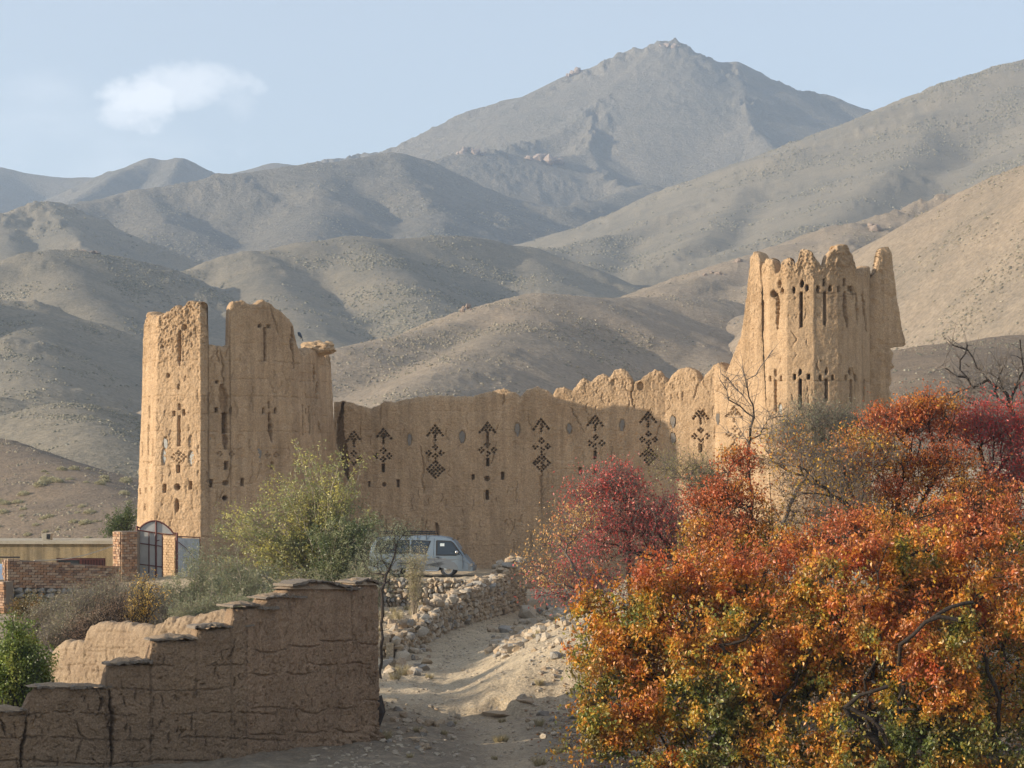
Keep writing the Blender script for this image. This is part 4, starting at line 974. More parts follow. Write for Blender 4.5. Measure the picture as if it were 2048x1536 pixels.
# mud-brick jamb seen through the wicket
jb = empty('mud_pier', W(338, 1160, 104.6), 'sunlit mud-brick jamb seen through the open wicket of the gate', 'pillar')
j0, j1 = W(322, 0, 105.0)[:2], W(351, 0, 104.2)[:2]
mb = MB(); mb.prism([(*j0, -5.4), (*j1, -5.4), (*(j1+np.array([.2, .6])), -5.4), (*(j0+np.array([.2, .6])), -5.4)], (0, 0, (HZ-1073)/F*104.6+5.4)); mb.build('mud_core', M['mud'], jb)
bricks(jb, j0, j1, lambda t: -5.0, lambda t: (HZ-1073)/F*104.6, .11, .24, .06, rb, 90, 'mud_brick')
for o in [c for c in COL.objects if c.name.startswith('mud_brick')]: o.data = o.data
mbm = [me.copy() for me in BMs]
for me in mbm: me.materials.clear(); me.materials.append(M['mud'])
for i, o in enumerate([c for c in COL.objects if c.name.startswith('mud_brick')]): o.data = mbm[i % 5]

# ------------------------------------------------------------------ low building
M['ochre'] = earth('ochre_render', (.40,.30,.16), (.33,.255,.15), (.22,.19,.13), 1.4, .015, .5)
M['glass'] = plain('dark_glass', (.02,.025,.03), .12, 0, .6)
M['black'] = plain('black_plastic', (.015,.015,.016), .45, 0, .4)
M['cement'] = earth('cement', (.40,.36,.28), (.33,.29,.22), (.44,.40,.32), 3, .01)
lb = empty('low_house', W(100, 1150, 109), 'low flat-roofed house with stained ochre wall and dark red barred window', 'building')
hy = 108.5
x0, x1 = W(-140, 0, hy)[0], W(228, 0, hy)[0]; zt_ = (HZ-1088)/F*hy
mb = MB(); wx0, wx1 = W(113, 0, hy)[0], W(211, 0, hy)[0]; wz0, wz1 = (HZ-1140)/F*hy, (HZ-1116)/F*hy
mb.box((x0, hy, -5.6), (wx0, hy+.35, zt_)); mb.box((wx1, hy, -5.6), (x1, hy+.35, zt_)); mb.box((wx0, hy, wz1), (wx1, hy+.35, zt_)); mb.box((wx0, hy, -5.6), (wx1, hy+.35, wz0))
mb.box((x0, hy+.35, -5.6), (x0+.3, hy+3.4, zt_)); mb.box((x1-.3, hy+.35, -5.6), (x1, hy+3.4, zt_)); mb.box((x0+.3, hy+3.1, -5.6), (x1-.3, hy+3.4, zt_))
mb.build('wall', M['ochre'], lb)
mb = MB(); mb.box((x0-.12, hy-.14, zt_+.003), (x1+.1, hy+3.55, zt_+.15)); mb.build('roof', M['cement'], lb)
wd = MB(); wd.box((wx0+.02, hy+.10, wz0), (wx1-.02, hy+.14, wz1-.003)); wf = wd.build('window', M['glass'], lb)
fm = MB()
for xx in np.linspace(wx0+.03, wx1-.03, 3): fm.box((xx-.03, hy+.04, wz0), (xx+.03, hy+.095, wz1-.004))
fm.box((wx0+.003, hy+.03, wz1-.09), (wx1-.003, hy+.09, wz1-.005)); fm.build('frame', M['red'], wf)
for i in range(16):
    xx = W(160+i*3.1, 0, hy)[0]; fm = MB(); fm.box((xx-.012, hy+.0, wz0), (xx+.012, hy+.025, wz1-.02)); fm.build('window_bar', M['red'], wf)
ch = empty('water_heater', W(92, 1083, 109.5), 'small pale metal box with black opening standing on the flat roof', 'heater')
c0 = W(84, 1083, 109.4); c1 = W(102, 1067, 109.4)
mb = MB(); mb.box((c0[0], 109.3, zt_+.155), (c1[0], 109.8, c1[2])); mb.build('casing', M['cement'], ch)
mb = MB(); mb.box((c1[0]-.18, 109.27, zt_+.2), (c1[0]-.02, 109.296, c1[2]-.02)); mb.build('opening', M['black'], ch)
mb = MB(); mb.tube([W(85, 1068, 109.2), W(85, 1090, 108.3)], .015, 5); mb.build('pipe', M['cement'], ch)
# cable across the yard
cb = MB(); pts = [W(68+(228-68)*t, 1121-30*t+10*math.sin(math.pi*t)*.9, 97+5*t) for t in np.linspace(0, 1, 14)]; cb.tube(pts, .022, 5)
tag(cb.build('cable', plain('pale_cable', (.45,.40,.32), .7)), 'pale cable sagging from the brick wall up to the gate pier', 'cable')
# solar panel leaning behind the brick wall
sp = empty('solar_panel', W(0, 1160, 97), 'pale blue-white sheet panel tilted beside the brick wall at left edge', 'panel')
mb = MB(); p = [W(-60,1163,95.8), W(8.2,1160,96.2), W(7.6,1129,97.2), W(-40,1127,97.4)]; mb.prism(p, (0, .05, .02)); mb.build('sheet', plain('panel_glass', (.30,.38,.48), .25, .1, .5), sp)
mb = MB(); mb.tube([W(-60,1163,95.75), W(8.6,1160,96.1)], .03, 5); mb.tube([W(8.2,1160,96.15), W(7.8,1129,97.15)], .03, 5); mb.build('frame', M['cement'], sp)
mb = MB(); mb.tube([W(-80,1114,99), W(40,1114.5,99)], .03, 5); tag(mb.build('iron_pipe', M['black']), 'thin dark horizontal pipe above the brick wall at left', 'pipe')
# bird on the broken parapet
bd = empty('bird', W(599, 677, 108.4), 'small dark blue-grey bird perched on the broken parapet of the left tower', 'bird')
M['bird'] = plain('bird_plumage', (.05,.075,.11), .6)
mb = MB(); rings = []
axis = [W(604.5,676,108.4), W(601.5,672,108.4), W(599,668.5,108.4), W(597.6,666,108.4), W(596.5,665,108.4), W(594.8,665.2,108.4)]
rad = [.02, .055, .085, .06, .045, .008]
vs = []
for c, r_ in zip(axis, rad): vs += [c+np.array([r_*.9*math.cos(t)*.8, r_*math.sin(t), r_*math.cos(t)*.7]) for t in np.arange(8)*math.pi/4]
mb.add(vs, [(i*8+j, i*8+(j+1) % 8, (i+1)*8+(j+1) % 8, (i+1)*8+j) for i in range(5) for j in range(8)]+[tuple(range(8))[::-1], tuple(range(40, 48))]); mb.build('body', M['bird'], bd, True)
mb = MB(); mb.prism([W(603,673,108.38), W(604.4,676,108.38), W(606.5,682,108.38), W(604.6,682,108.38)], (0, .04, 0)); mb.build('tail', M['bird'], bd)
mb = MB(); mb.tube([W(600.5,671,108.36), W(600.3,678,108.36)], .008, 4); mb.tube([W(602,672,108.44), W(602,678,108.44)], .008, 4); mb.build('legs', M['black'], bd)
# ------------------------------------------------------------------ van (side on, nose to the right)
vroot = empty('van', (W(947,0,104)[0], 104.0, -4.81), 'silver-blue van with roof rack parked side-on beneath the fort wall', 'van')
def carpaint(name, c, rough, metal):
    m, nt, p = nmat(name); geo = nt.nodes.new('ShaderNodeNewGeometry').outputs['Position']
    dirt = rng_(nt, nz(nt, geo, 3, 5, .6), .35, .75, 0, .5)
    nt.links.new(mixc(nt, dirt, c, tuple(v*.55+.09 for v in c)), p.inputs['Base Color'])
    nt.links.new(rng_(nt, dirt, 0, .5, rough, .75), p.inputs['Roughness']); p.inputs['Metallic'].default_value = metal
    p.inputs['Specular IOR Level'].default_value = .5; return m
M['paint'] = carpaint('silver_blue_paint', (.19, .24, .285), .35, .4)
M['paint2'] = carpaint('grey_lower_paint', (.15, .17, .19), .45, .35)
M['tint'] = plain('tinted_window', (.018, .026, .034), .08, 0, .7, .05)
M['rubber'] = plain('rubber', (.02, .02, .02), .8); M['chrome'] = plain('chrome', (.55, .56, .57), .2, .9)
M['paper'] = plain('paper', (.6, .66, .66), .7); M['seat'] = plain('seat_cloth', (.10,.11,.125), .9)
HWd = .84
def vroof(x): return float(np.interp(x, [-4.42,-4.3,-4.1,-3.6,-2.4,-1.9,-1.45,-1.1,-.9,-.72,-.32,-.08,-.02,0], [1.0,1.52,1.69,1.75,1.775,1.775,1.755,1.71,1.645,1.51,.93,.66,.58,.5]))
def vside(x, z):
    w = HWd*(1-.10*sstep(x, -.7, 0))*(1-.04*sstep(-x, 4.1, 4.42))
    return float(w-(.14*max(0, (z-.93)/.82)**1.15)-.05*max(0, (.35-z)))
def vpt(x, z, s=-1, o=0.): return np.array([x, s*(vside(x, z)+o), z])
xsv = np.concatenate([np.linspace(-4.42, -4.1, 5), np.linspace(-3.9, -1.5, 12), np.linspace(-1.4, 0, 22)])
def arch(x):       # bottom edge of the bodywork with wheel arches
    z = .26
    for wc in (-1.04, -3.28):
        d = abs(x-wc)
        if d < .40: z = max(z, .30+math.sqrt(max(0, .40**2-d*d))*.95)
    return z
xsv = np.unique(np.concatenate([xsv, np.linspace(-1.46, -.62, 22), np.linspace(-3.7, -2.86, 22)]))
V = []; nz_ = 22
for x in xsv:
    zr = vroof(x); zb = min(arch(x), zr-.1); half = []
    zs_ = [zb+(zr-.07-zb)*t for t in np.linspace(0, 1, 12)]
    for z in zs_: half.append((vside(x, z), z))
    ys0 = half[-1][0]
    for t in (.35, .7, 1.0): a = t*math.pi/2; half.append((ys0-.10*(1-math.cos(a)), zr-.07+.06*math.sin(a)))
    for t in (.6, .25): half.append((half[-1][0]*t/1 if False else (ys0-.1)*t, zr-.01+.012*(1-t)))
    ring = [(-y, z) for y, z in half]+[(0, zr+.004)]+[(y, z) for y, z in half[::-1]]
    V.append([(x, y, z) for y, z in ring])
V = np.array(V); nr_, nc_ = V.shape[:2]
Qb = gridfaces(nr_, nc_).tolist(); Vf = V.reshape(-1, 3).tolist()
mbv = MB(); mbv.add(Vf, [tuple(q) for q in Qb]+[tuple(range(nc_)), tuple(range((nr_-1)*nc_, nr_*nc_))[::-1]]+[(i*nc_, (i+1)*nc_, (i+2)*nc_-1, (i+1)*nc_-1) for i in range(nr_-1)])
def vlink(mb, name, mat, parent=None, smooth=False):
    me = bpy.data.meshes.new(name); me.from_pydata(mb.v, [], mb.f); me.update()
    if smooth: me.polygons.foreach_set('use_smooth', [True]*len(me.polygons))
    o = bpy.data.objects.new(name, me); COL.objects.link(o); me.materials.append(M[mat]); o.parent = parent or vroot; return o
vbody = vlink(mbv, 'body', 'paint', None, True)
try: vbody.data.set_sharp_from_angle(angle=math.radians(35))
except Exception: pass
def sidepatch(name, poly, mat, s=-1, off=.004, parent=None, th=.012, nsub=10):
    """panel that follows the bodyside: poly (x,z)"""
    mb = MB(); p = [np.array(q, float) for q in poly]; dense = []
    for a_, b_ in zip(p, p[1:]+p[:1]):
        for k in range(4): dense.append(a_+(b_-a_)*k/4)
    c = sum(dense)/len(dense); k = len(dense)
    vs = [vpt(c[0], c[1], s, off)]+[vpt(q[0], q[1], s, off) for q in dense]+[vpt(*(c+(q-c)*.5), s, off) for q in dense]+[vpt(q[0], q[1], s, off-th) for q in dense]
    fs = []
    for i in range(k):
        j = (i+1) % k
        fs += [(0, 1+k+i, 1+k+j), (1+k+i, 1+i, 1+j, 1+k+j), (1+i, 1+2*k+i, 1+2*k+j, 1+j)]
    if s > 0: fs = [f_[::-1] for f_ in fs]
    mb.add(vs, fs); return vlink(mb, name, mat, parent)
for s in (-1, 1):
    sidepatch('lower_panel', [(-4.36,.30),(-3.72,.30),(-3.70,.46),(-3.56,.66),(-3.28,.75),(-3.0,.66),(-2.86,.46),(-2.84,.30),(-1.50,.30),(-1.46,.46),(-1.32,.64),(-1.04,.73),(-.76,.64),(-.62,.46),(-.60,.30),(-.06,.32),(-.05,.56),(-.62,.77),(-4.38,.79)], 'paint2', s, .003)
    dr = sidepatch('front_window', [(-1.56,.925),(-.40,.915),(-.79,1.47),(-.92,1.56),(-1.50,1.585),(-1.56,1.56)], 'rubber', s, .006)
    sidepatch('pane', [(-1.50,.975),(-.52,.965),(-.85,1.44),(-.95,1.51),(-1.48,1.53)], 'tint', s, .011, dr)
    rwn = sidepatch('rear_window', [(-2.62,1.0),(-1.98,.97),(-1.78,1.56),(-2.62,1.60)], 'rubber', s, .006); sidepatch('pane', [(-2.58,1.05),(-2.03,1.02),(-1.85,1.52),(-2.58,1.555)], 'tint', s, .011, rwn)
    rwn = sidepatch('rear_window', [(-4.22,1.03),(-2.70,1.0),(-2.70,1.60),(-4.1,1.56)], 'rubber', s, .006); sidepatch('pane', [(-4.15,1.07),(-2.76,1.04),(-2.76,1.555),(-4.03,1.52)], 'tint', s, .011, rwn)
    sidepatch('side_trim', [(-4.36,.785),(-.30,.775),(-.30,.80),(-4.36,.812)], 'chrome', s, .010)
    # door shut lines
    for pl in ([(-1.64,1.66),(-1.66,1.0),(-1.62,.72),(-1.50,.60),(-1.44,.5)], [(-.42,.93),(-.40,.60),(-.41,.36)], [(-2.66,1.68),(-2.68,.34)]):
        mb = MB(); mb.tube([vpt(a_, b_, s, .002) for a_, b_ in pl], .007, 4); vlink(mb, 'door_gap', 'rubber')
    mb = MB(); q = vpt(-1.49, .86, s, .02); mb.box(q-np.array([.075, .018, .018]), q+np.array([.075, .018, .018])); vlink(mb, 'door_handle', 'black')
    # mirror
    mb = MB(); q = vpt(-.66, 1.08, s, .11); vs = []
    for i, (sc_, dx) in enumerate(((.2, .07), (.8, .05), (1, 0), (1, -.05))): vs += [q+np.array([dx, sc_*.085*math.cos(t), sc_*.075*math.sin(t)]) for t in np.arange(10)*.6283]
    mb.add(vs, [(i*10+j, i*10+(j+1) % 10, (i+1)*10+(j+1) % 10, (i+1)*10+j) for i in range(3) for j in range(10)]+[tuple(range(30, 40)), tuple(range(10))[::-1]]); mb.tube([q, vpt(-.60, 1.02, s, -.01)], .018, 5); mr = vlink(mb, 'mirror', 'chrome', None, True)
    for wc in (-1.04, -3.28):
        mb = MB()
        prof_ = [(.20,.0),(.30,.0),(.325,.03),(.325,.17),(.30,.20)]; kk = 28; vs = []
        for r_, w_ in prof_: vs += [np.array([wc+r_*math.cos(t), s*(HWd-.04-w_), .325+r_*math.sin(t)]) for t in np.arange(kk)*2*math.pi/kk]
        fs = [(i*kk+j, i*kk+(j+1) % kk, (i+1)*kk+(j+1) % kk, (i+1)*kk+j) for i in range(len(prof_)-1) for j in range(kk)]
        if s < 0: fs = [f_[::-1] for f_ in fs]
        mb.add(vs, fs); ty = vlink(mb, 'wheel', 'rubber', None, True)
        mb = MB(); vs = []
        for r_, w_ in ((.205,.015),(.18,.05),(.07,.035),(.06,.0)): vs += [np.array([wc+r_*math.cos(t), s*(HWd-.04-w_), .325+r_*math.sin(t)]) for t in np.arange(kk)*2*math.pi/kk]
        mb.add(vs, [(i*kk+j, i*kk+(j+1) % kk, (i+1)*kk+(j+1) % kk, (i+1)*kk+j) for i in range(3) for j in range(kk)]+[tuple(range(3*kk, 4*kk))]); vlink(mb, 'rim', 'chrome', ty)
        mb = MB(); mb.prism([np.array([wc+.40*math.cos(t), s*(HWd-.30), .32+.39*math.sin(t)]) for t in np.linspace(0, math.pi, 14)], (0, s*.02, 0)); vlink(mb, 'wheel_well', 'black')
    mb = MB(); mb.tube([(-2.84, s*(HWd+.0), .27), (-1.5, s*(HWd+.0), .27)], .03, 6); vlink(mb, 'side_step', 'chrome')
    mb = MB(); q = vpt(-.075, .53, s, -.1); mb.box(q-np.array([.03, .14, .06]), q+np.array([.085, .1, .06])); vlink(mb, 'headlight', 'chrome')
# windscreen, bumper, rear glass
mb = MB(); mb.prism([(-.885, -.60, 1.63), (-.885, .60, 1.63), (-.335, .68, .965), (-.335, -.68, .965)], (.012, 0, .012)); vlink(mb, 'windscreen', 'tint')
mb = MB(); mb.prism([(-.02, -.74, .26), (.09, -.70, .28), (.09, .70, .28), (-.02, .74, .26)], (0, 0, .2)); vlink(mb, 'bumper', 'paint2')
mb = MB(); mb.prism([(-4.40, -.74, .26), (-4.50, -.70, .28), (-4.50, .70, .28), (-4.40, .74, .26)], (0, 0, .2)); vlink(mb, 'bumper', 'paint2')
mb = MB(); mb.box((-1.38, -.86, 1.33), (-1.20, -.752, 1.45)); mb.v = [(x, -(vside(x, z)+.013+(.004 if y < -.8 else 0)), z) for x, y, z in mb.v]; vlink(mb, 'paper_notice', 'paper')
# roof rack: side rails, cross bars, feet over the gutter
for s in (-1, 1):
    mb = MB(); mb.tube([(-3.98, s*.62, 1.95), (-1.62, s*.62, 1.93)], .018, 5); mb.tube([(-3.98, s*.62, 1.86), (-1.58, s*.62, 1.85)], .016, 5); vlink(mb, 'rack_rail', 'black')
for x in (-3.9, -3.35, -2.9, -2.35, -1.98):
    mb = MB(); mb.tube([vpt(x, 1.61, -1, .012), (x, -.74, 1.75), (x, -.66, 1.85), (x, .66, 1.85), (x, .74, 1.75), vpt(x, 1.61, 1, .012)], .014, 5); vlink(mb, 'rack_bar', 'black')
for x in (-3.6, -3.1, -2.6, -2.15, -1.75):
    mb = MB(); mb.tube([(x, -.62, 1.94), (x, .62, 1.94)], .012, 4); vlink(mb, 'rack_bar', 'black')
vroot.rotation_euler = (0, 0, math.radians(-3))
# ------------------------------------------------------------------ plants
def tubes_mesh(name, P0, P1, R0, R1, sides=4):
    P0, P1 = np.asarray(P0, float), np.asarray(P1, float); n = len(P0)
    d = P1-P0; d /= np.linalg.norm(d, axis=1)[:, None]+1e-9
    ref = np.where(np.abs(d[:, 2:3]) < .9, np.array([[0, 0, 1.]]), np.array([[1., 0, 0]]))
    a = np.cross(d, ref); a /= np.linalg.norm(a, axis=1)[:, None]+1e-9; b = np.cross(d, a)
    th = np.arange(sides)*2*math.pi/sides
    c = (np.cos(th)[None, :, None]*a[:, None]+np.sin(th)[None, :, None]*b[:, None])
    V = np.concatenate([P0[:, None]+c*np.asarray(R0)[:, None, None], P1[:, None]+c*np.asarray(R1)[:, None, None]], 1).reshape(-1, 3)
    o = (np.arange(n)*2*sides)[:, None]; Q = []
    for j in range(sides):
        k = (j+1) % sides; Q.append(o+np.array([[j, k, k+sides, j+sides]]))
    return mesh_np(name, V, np.concatenate(Q), True)
def leaves_mesh(name, P, size, aspect, cols, r, droop=.6, fold=True):
    n = len(P); d = r.normal(size=(n, 3)); d[:, 2] -= droop*1.6; d /= np.linalg.norm(d, axis=1)[:, None]
    q = r.normal(size=(n, 3)); w = np.cross(d, q); w /= np.linalg.norm(w, axis=1)[:, None]+1e-9
    L_ = (size*(.65+.7*r.random(n)))[:, None] if np.ndim(size) == 0 else size[:, None]
    Wd = L_*aspect*.5; nn = np.cross(d, w)
    m = P+d*L_*.45
    V = np.stack([P, m+w*Wd+nn*L_*.10, P+d*L_, m-w*Wd+nn*L_*.10], 1).reshape(-1, 3)
    Q = np.arange(n*4).reshape(n, 4)
    return mesh_np(name, V, Q, False, np.repeat(cols, 4, 0))
def pal(pts, palette, r, scale=.5, jit=.16, bias=0.):
    """leaf colour: neighbouring leaves share a tone, each leaf varies"""
    c = np.array(palette); k = len(c)
    t = np.clip((fbm(pts[:, 0]/scale+3, pts[:, 1]/scale, pts[:, 2]/scale, 3)*.55+.5+bias)+r.normal(size=len(pts))*.13, 0, .999)*(k-1)
    i = t.astype(int); f_ = (t-i)[:, None]
    out = c[i]*(1-f_)+c[np.minimum(i+1, k-1)]*f_
    return out*(1+jit*r.normal(size=(len(pts), 1))).clip(.5, 1.6)
NLIMB = [0]; LLEN = [None]
def grow(base, blobs_, n, r, limbs=(), step=.22, wob=.30, tip=.006, expo=.46, sag=.0):
    """skeleton reaching into ellipsoid blobs [(centre, radii, weight)]; returns node positions, parents, radii, depth order"""
    N = [np.array(base, float)]; par = [-1]
    for lm in limbs:
        lm = [np.array(p, float) for p in lm]
        d = [np.linalg.norm(np.array(N)-lm[0], axis=1).argmin()]; cur = int(d[0])
        for p in lm:
            q0 = N[cur]; k = max(1, int(np.linalg.norm(p-q0)/step))
            for j in range(1, k+1):
                N.append(q0+(p-q0)*j/k+(r.normal(size=3)*.03 if j < k else 0)); par.append(cur); cur = len(N)-1
    w = np.array([b_[2]*np.prod(b_[1])**.6 for b_ in blobs_]); w /= w.sum(); A = []
    for i in r.choice(len(blobs_), n, p=w):
        v = r.normal(size=3); v *= (r.random()**.42)/np.linalg.norm(v); A.append(np.array(blobs_[i][0])+v*np.array(blobs_[i][1]))
    A = np.array(A); dist = np.linalg.norm((A-base)*np.array([1, 1, .8]), axis=1)
    A = A[np.argsort(dist+r.normal(size=n)*.25*dist.std())]
    buf = np.zeros((200000, 3)); m = len(N); buf[:m] = N; plen = np.zeros(200000)
    for i in range(1, m): plen[i] = plen[par[i]]+np.linalg.norm(buf[i]-buf[par[i]])
    NLIMB[0] = m; LLEN[0] = plen[:m].copy()
    for a in A:
        dv = buf[:m]-a; d = np.sqrt((dv*dv).sum(1)); below = np.clip(dv[:, 2], 0, None)
        c = int((d+.18*plen[:m]+.6*below).argmin()); q0 = buf[c].copy(); L0 = d[c]
        if L0 < .05: continue
        k = max(1, int(L0/step)); side = np.cross(a-q0, r.normal(size=3)); side /= np.linalg.norm(side)+1e-9
        bend = side*L0*r.normal()*.16+np.array([0, 0, -sag*L0])
        prev = c
        for j in range(1, k+1):
            t = j/k; p = q0+(a-q0)*t+bend*math.sin(math.pi*t)+(r.normal(size=3)*step*wob*.35 if j < k else 0)
            buf[m] = p; par.append(prev); plen[m] = plen[prev]+np.linalg.norm(p-buf[prev]); prev = m; m += 1
            if m > 199000: break
    N = buf[:m].copy(); par = np.array(par); cnt = np.zeros(m); kids = np.zeros(m, int)
    for i in range(m-1, 0, -1):
        if cnt[i] == 0: cnt[i] = 1
        cnt[par[i]] += cnt[i]; kids[par[i]] += 1
    return N, par, tip*np.maximum(cnt, 1)**expo, cnt, kids
def px_r(rx, ry, Y, ry_m): return (rx/F*Y, ry_m, ry/F*Y)
def tree(name, label, cat, base, blobs_px, n, seed, limbs_px=(), nleaf=0, lsize=.06, laspect=.6, palette=None, bark='bark', twigs=3, twl=.35, tip=.006, group=None, droop=.6, spread=.10, pscale=.7, bias=0., wob=.3, leafmat_='leaf', maxr=.22, step=.22, twup=.2, sag=0.0, leafpts=None, palfun=None, twbark=None, twr=.0035, holes=0., clear=None, limbr=0.):
    r = np.random.default_rng(seed)
    b = W(*base) if len(base) == 3 else np.array(base)
    b[2] = float(ground_z(b[0], b[1]))-.05 if len(base) == 3 else b[2]
    blobs_ = [(W(x, y, Y), px_r(rx, ry, Y, ry*1.0/F*Y if rm is None else rm), wt) for x, y, Y, rx, ry, rm, wt in blobs_px]
    limbs = [[W(*p) for p in l] for l in limbs_px]
    N, par, rad, cnt, kids = grow(b, blobs_, n, r, limbs, step, wob, tip, sag=sag)
    rad = np.minimum(rad, maxr)
    if limbr:
        k = np.arange(1, NLIMB[0]); rad[k] = np.maximum(rad[k], limbr*np.clip(1.15-LLEN[0][k]/3.2, .3, 1)); rad[0] = max(rad[0], limbr)
    root = empty(name, b, label, cat, group)
    i = np.arange(1, len(N)); ok = cnt[i] > 0
    big = i[rad[i] > .014]; sml = i[rad[i] <= .014]
    dxx = N[big]-N[par[big]]; dxx *= (np.minimum(rad[big], .5*np.linalg.norm(dxx, axis=1))/(np.linalg.norm(dxx, axis=1)+1e-9))[:, None]*.45
    me = tubes_mesh('trunk', N[par[big]]-dxx, N[big]+dxx*.6, np.minimum(rad[par[big]], rad[big]*1.25), rad[big], 7)
    link('trunk', me, M[bark], root)
    # twigs off the thin branches
    T0, T1, TR0, TR1 = [N[par[sml]]], [N[sml]], [rad[sml]*1.05], [rad[sml]]
    src = i[rad[i] < tip*4.5]; ends = []
    if twigs and len(src):
        k = int(len(src)*twigs); s = r.choice(src, k); d = N[s]-N[par[s]]; d /= np.linalg.norm(d, axis=1)[:, None]+1e-9
        d = d+r.normal(size=(k, 3))*.75; d[:, 2] += twup; d /= np.linalg.norm(d, axis=1)[:, None]
        l = (twl*(.35+.9*r.random(k)))[:, None]; m1 = N[s]+d*l*.5; e = m1+(d+r.normal(size=(k, 3))*.35)*l*.5
        T0 += [N[s], m1]; T1 += [m1, e]; TR0 += [np.full(k, twr*1.3), np.full(k, twr)]; TR1 += [np.full(k, twr), np.full(k, twr*.5)]
        ends = [m1, e]
    me = tubes_mesh('twigs', np.concatenate(T0), np.concatenate(T1), np.concatenate(TR0), np.concatenate(TR1), 3)
    link('twigs', me, M[twbark or bark], root)
    if nleaf:
        src2 = np.concatenate([N[i[cnt[i] <= 3]]]+ends) if len(ends) else N[i[cnt[i] <= 3]]
        p = src2[r.integers(0, len(src2), nleaf)]+r.normal(size=(nleaf, 3))*spread
        if holes:
            h = fbm(p[:, 0]*1.25+seed, p[:, 1]*1.25, p[:, 2]*1.5, 3); p = p[(h > -.55+holes) | (r.random(len(p)) < .05)]
        if clear:
            qx = p[:, 0]/p[:, 1]*F+1024; qy = HZ-p[:, 2]/p[:, 1]*F; keep = np.ones(len(p), bool)
            for (cx0, cy0, cx1, cy1, cr, Yc) in clear: keep &= ~((seg_dist(qx, qy, (cx0, cy0), (cx1, cy1)) < cr*(.7+.6*r.random(len(p)))) & (p[:, 1] < Yc+.15))
            p = p[keep]
        if leafpts is not None: p = p[leafpts(p, r)]
        cols = palfun(p, r) if palfun else pal(p, palette, r, pscale, bias=bias)
        link('crown', leaves_mesh('crown', p, lsize, laspect, np.clip(cols, .005, .95), r, droop), M[leafmat_], root)
    return root
OR = (.60,.21,.028); OR2 = (.66,.30,.032); YO = (.66,.42,.045); RED = (.52,.085,.045); CRIM = (.52,.05,.06); OLV = (.30,.27,.04); GRN = (.13,.16,.03); BRN = (.23,.115,.045); YEL = (.62,.48,.08)
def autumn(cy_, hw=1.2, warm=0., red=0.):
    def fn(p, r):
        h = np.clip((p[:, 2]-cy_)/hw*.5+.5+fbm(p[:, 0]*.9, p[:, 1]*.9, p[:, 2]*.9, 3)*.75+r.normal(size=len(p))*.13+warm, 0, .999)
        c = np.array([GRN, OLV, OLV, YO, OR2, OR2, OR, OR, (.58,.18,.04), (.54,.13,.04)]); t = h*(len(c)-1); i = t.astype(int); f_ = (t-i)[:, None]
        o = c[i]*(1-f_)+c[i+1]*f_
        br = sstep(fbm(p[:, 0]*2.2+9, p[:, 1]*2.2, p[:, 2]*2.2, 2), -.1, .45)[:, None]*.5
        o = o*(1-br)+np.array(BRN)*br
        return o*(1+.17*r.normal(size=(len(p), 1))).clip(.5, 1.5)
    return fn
G1 = 'orange autumn trees beside the path'
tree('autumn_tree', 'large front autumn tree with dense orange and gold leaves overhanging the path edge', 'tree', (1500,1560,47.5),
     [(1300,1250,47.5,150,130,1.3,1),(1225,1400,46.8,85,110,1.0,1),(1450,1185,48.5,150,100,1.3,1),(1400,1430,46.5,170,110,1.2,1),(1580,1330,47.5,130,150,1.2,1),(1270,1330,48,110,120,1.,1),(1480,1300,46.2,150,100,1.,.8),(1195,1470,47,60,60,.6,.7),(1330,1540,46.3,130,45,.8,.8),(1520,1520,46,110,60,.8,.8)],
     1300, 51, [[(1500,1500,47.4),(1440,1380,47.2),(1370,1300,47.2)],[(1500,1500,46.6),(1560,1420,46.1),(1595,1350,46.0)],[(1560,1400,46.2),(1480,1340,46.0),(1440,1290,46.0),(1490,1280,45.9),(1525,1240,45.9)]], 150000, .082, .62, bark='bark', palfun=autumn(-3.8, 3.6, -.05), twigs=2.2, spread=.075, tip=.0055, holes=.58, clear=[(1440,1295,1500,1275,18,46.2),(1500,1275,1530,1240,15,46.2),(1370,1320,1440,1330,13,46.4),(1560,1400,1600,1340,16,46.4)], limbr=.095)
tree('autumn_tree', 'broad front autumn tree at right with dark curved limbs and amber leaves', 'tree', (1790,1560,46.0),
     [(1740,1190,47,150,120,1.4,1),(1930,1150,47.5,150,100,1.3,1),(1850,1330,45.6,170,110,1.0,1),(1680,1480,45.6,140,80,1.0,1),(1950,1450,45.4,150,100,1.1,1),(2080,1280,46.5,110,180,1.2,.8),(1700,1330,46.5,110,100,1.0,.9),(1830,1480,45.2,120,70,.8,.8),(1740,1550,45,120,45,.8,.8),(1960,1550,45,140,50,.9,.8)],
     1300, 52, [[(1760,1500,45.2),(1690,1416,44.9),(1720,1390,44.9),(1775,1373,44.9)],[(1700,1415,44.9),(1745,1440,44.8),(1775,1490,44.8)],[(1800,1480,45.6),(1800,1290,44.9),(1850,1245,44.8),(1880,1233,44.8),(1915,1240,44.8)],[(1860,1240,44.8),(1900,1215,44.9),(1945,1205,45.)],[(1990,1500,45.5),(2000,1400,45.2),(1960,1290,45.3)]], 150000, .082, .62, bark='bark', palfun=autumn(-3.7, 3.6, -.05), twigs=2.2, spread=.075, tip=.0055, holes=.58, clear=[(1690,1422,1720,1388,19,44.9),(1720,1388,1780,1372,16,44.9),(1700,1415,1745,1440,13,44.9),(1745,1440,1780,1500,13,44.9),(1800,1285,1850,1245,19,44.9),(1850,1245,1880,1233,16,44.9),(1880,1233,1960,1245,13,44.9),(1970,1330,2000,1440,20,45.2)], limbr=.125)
G2 = 'trees of the orchard behind the front autumn trees'
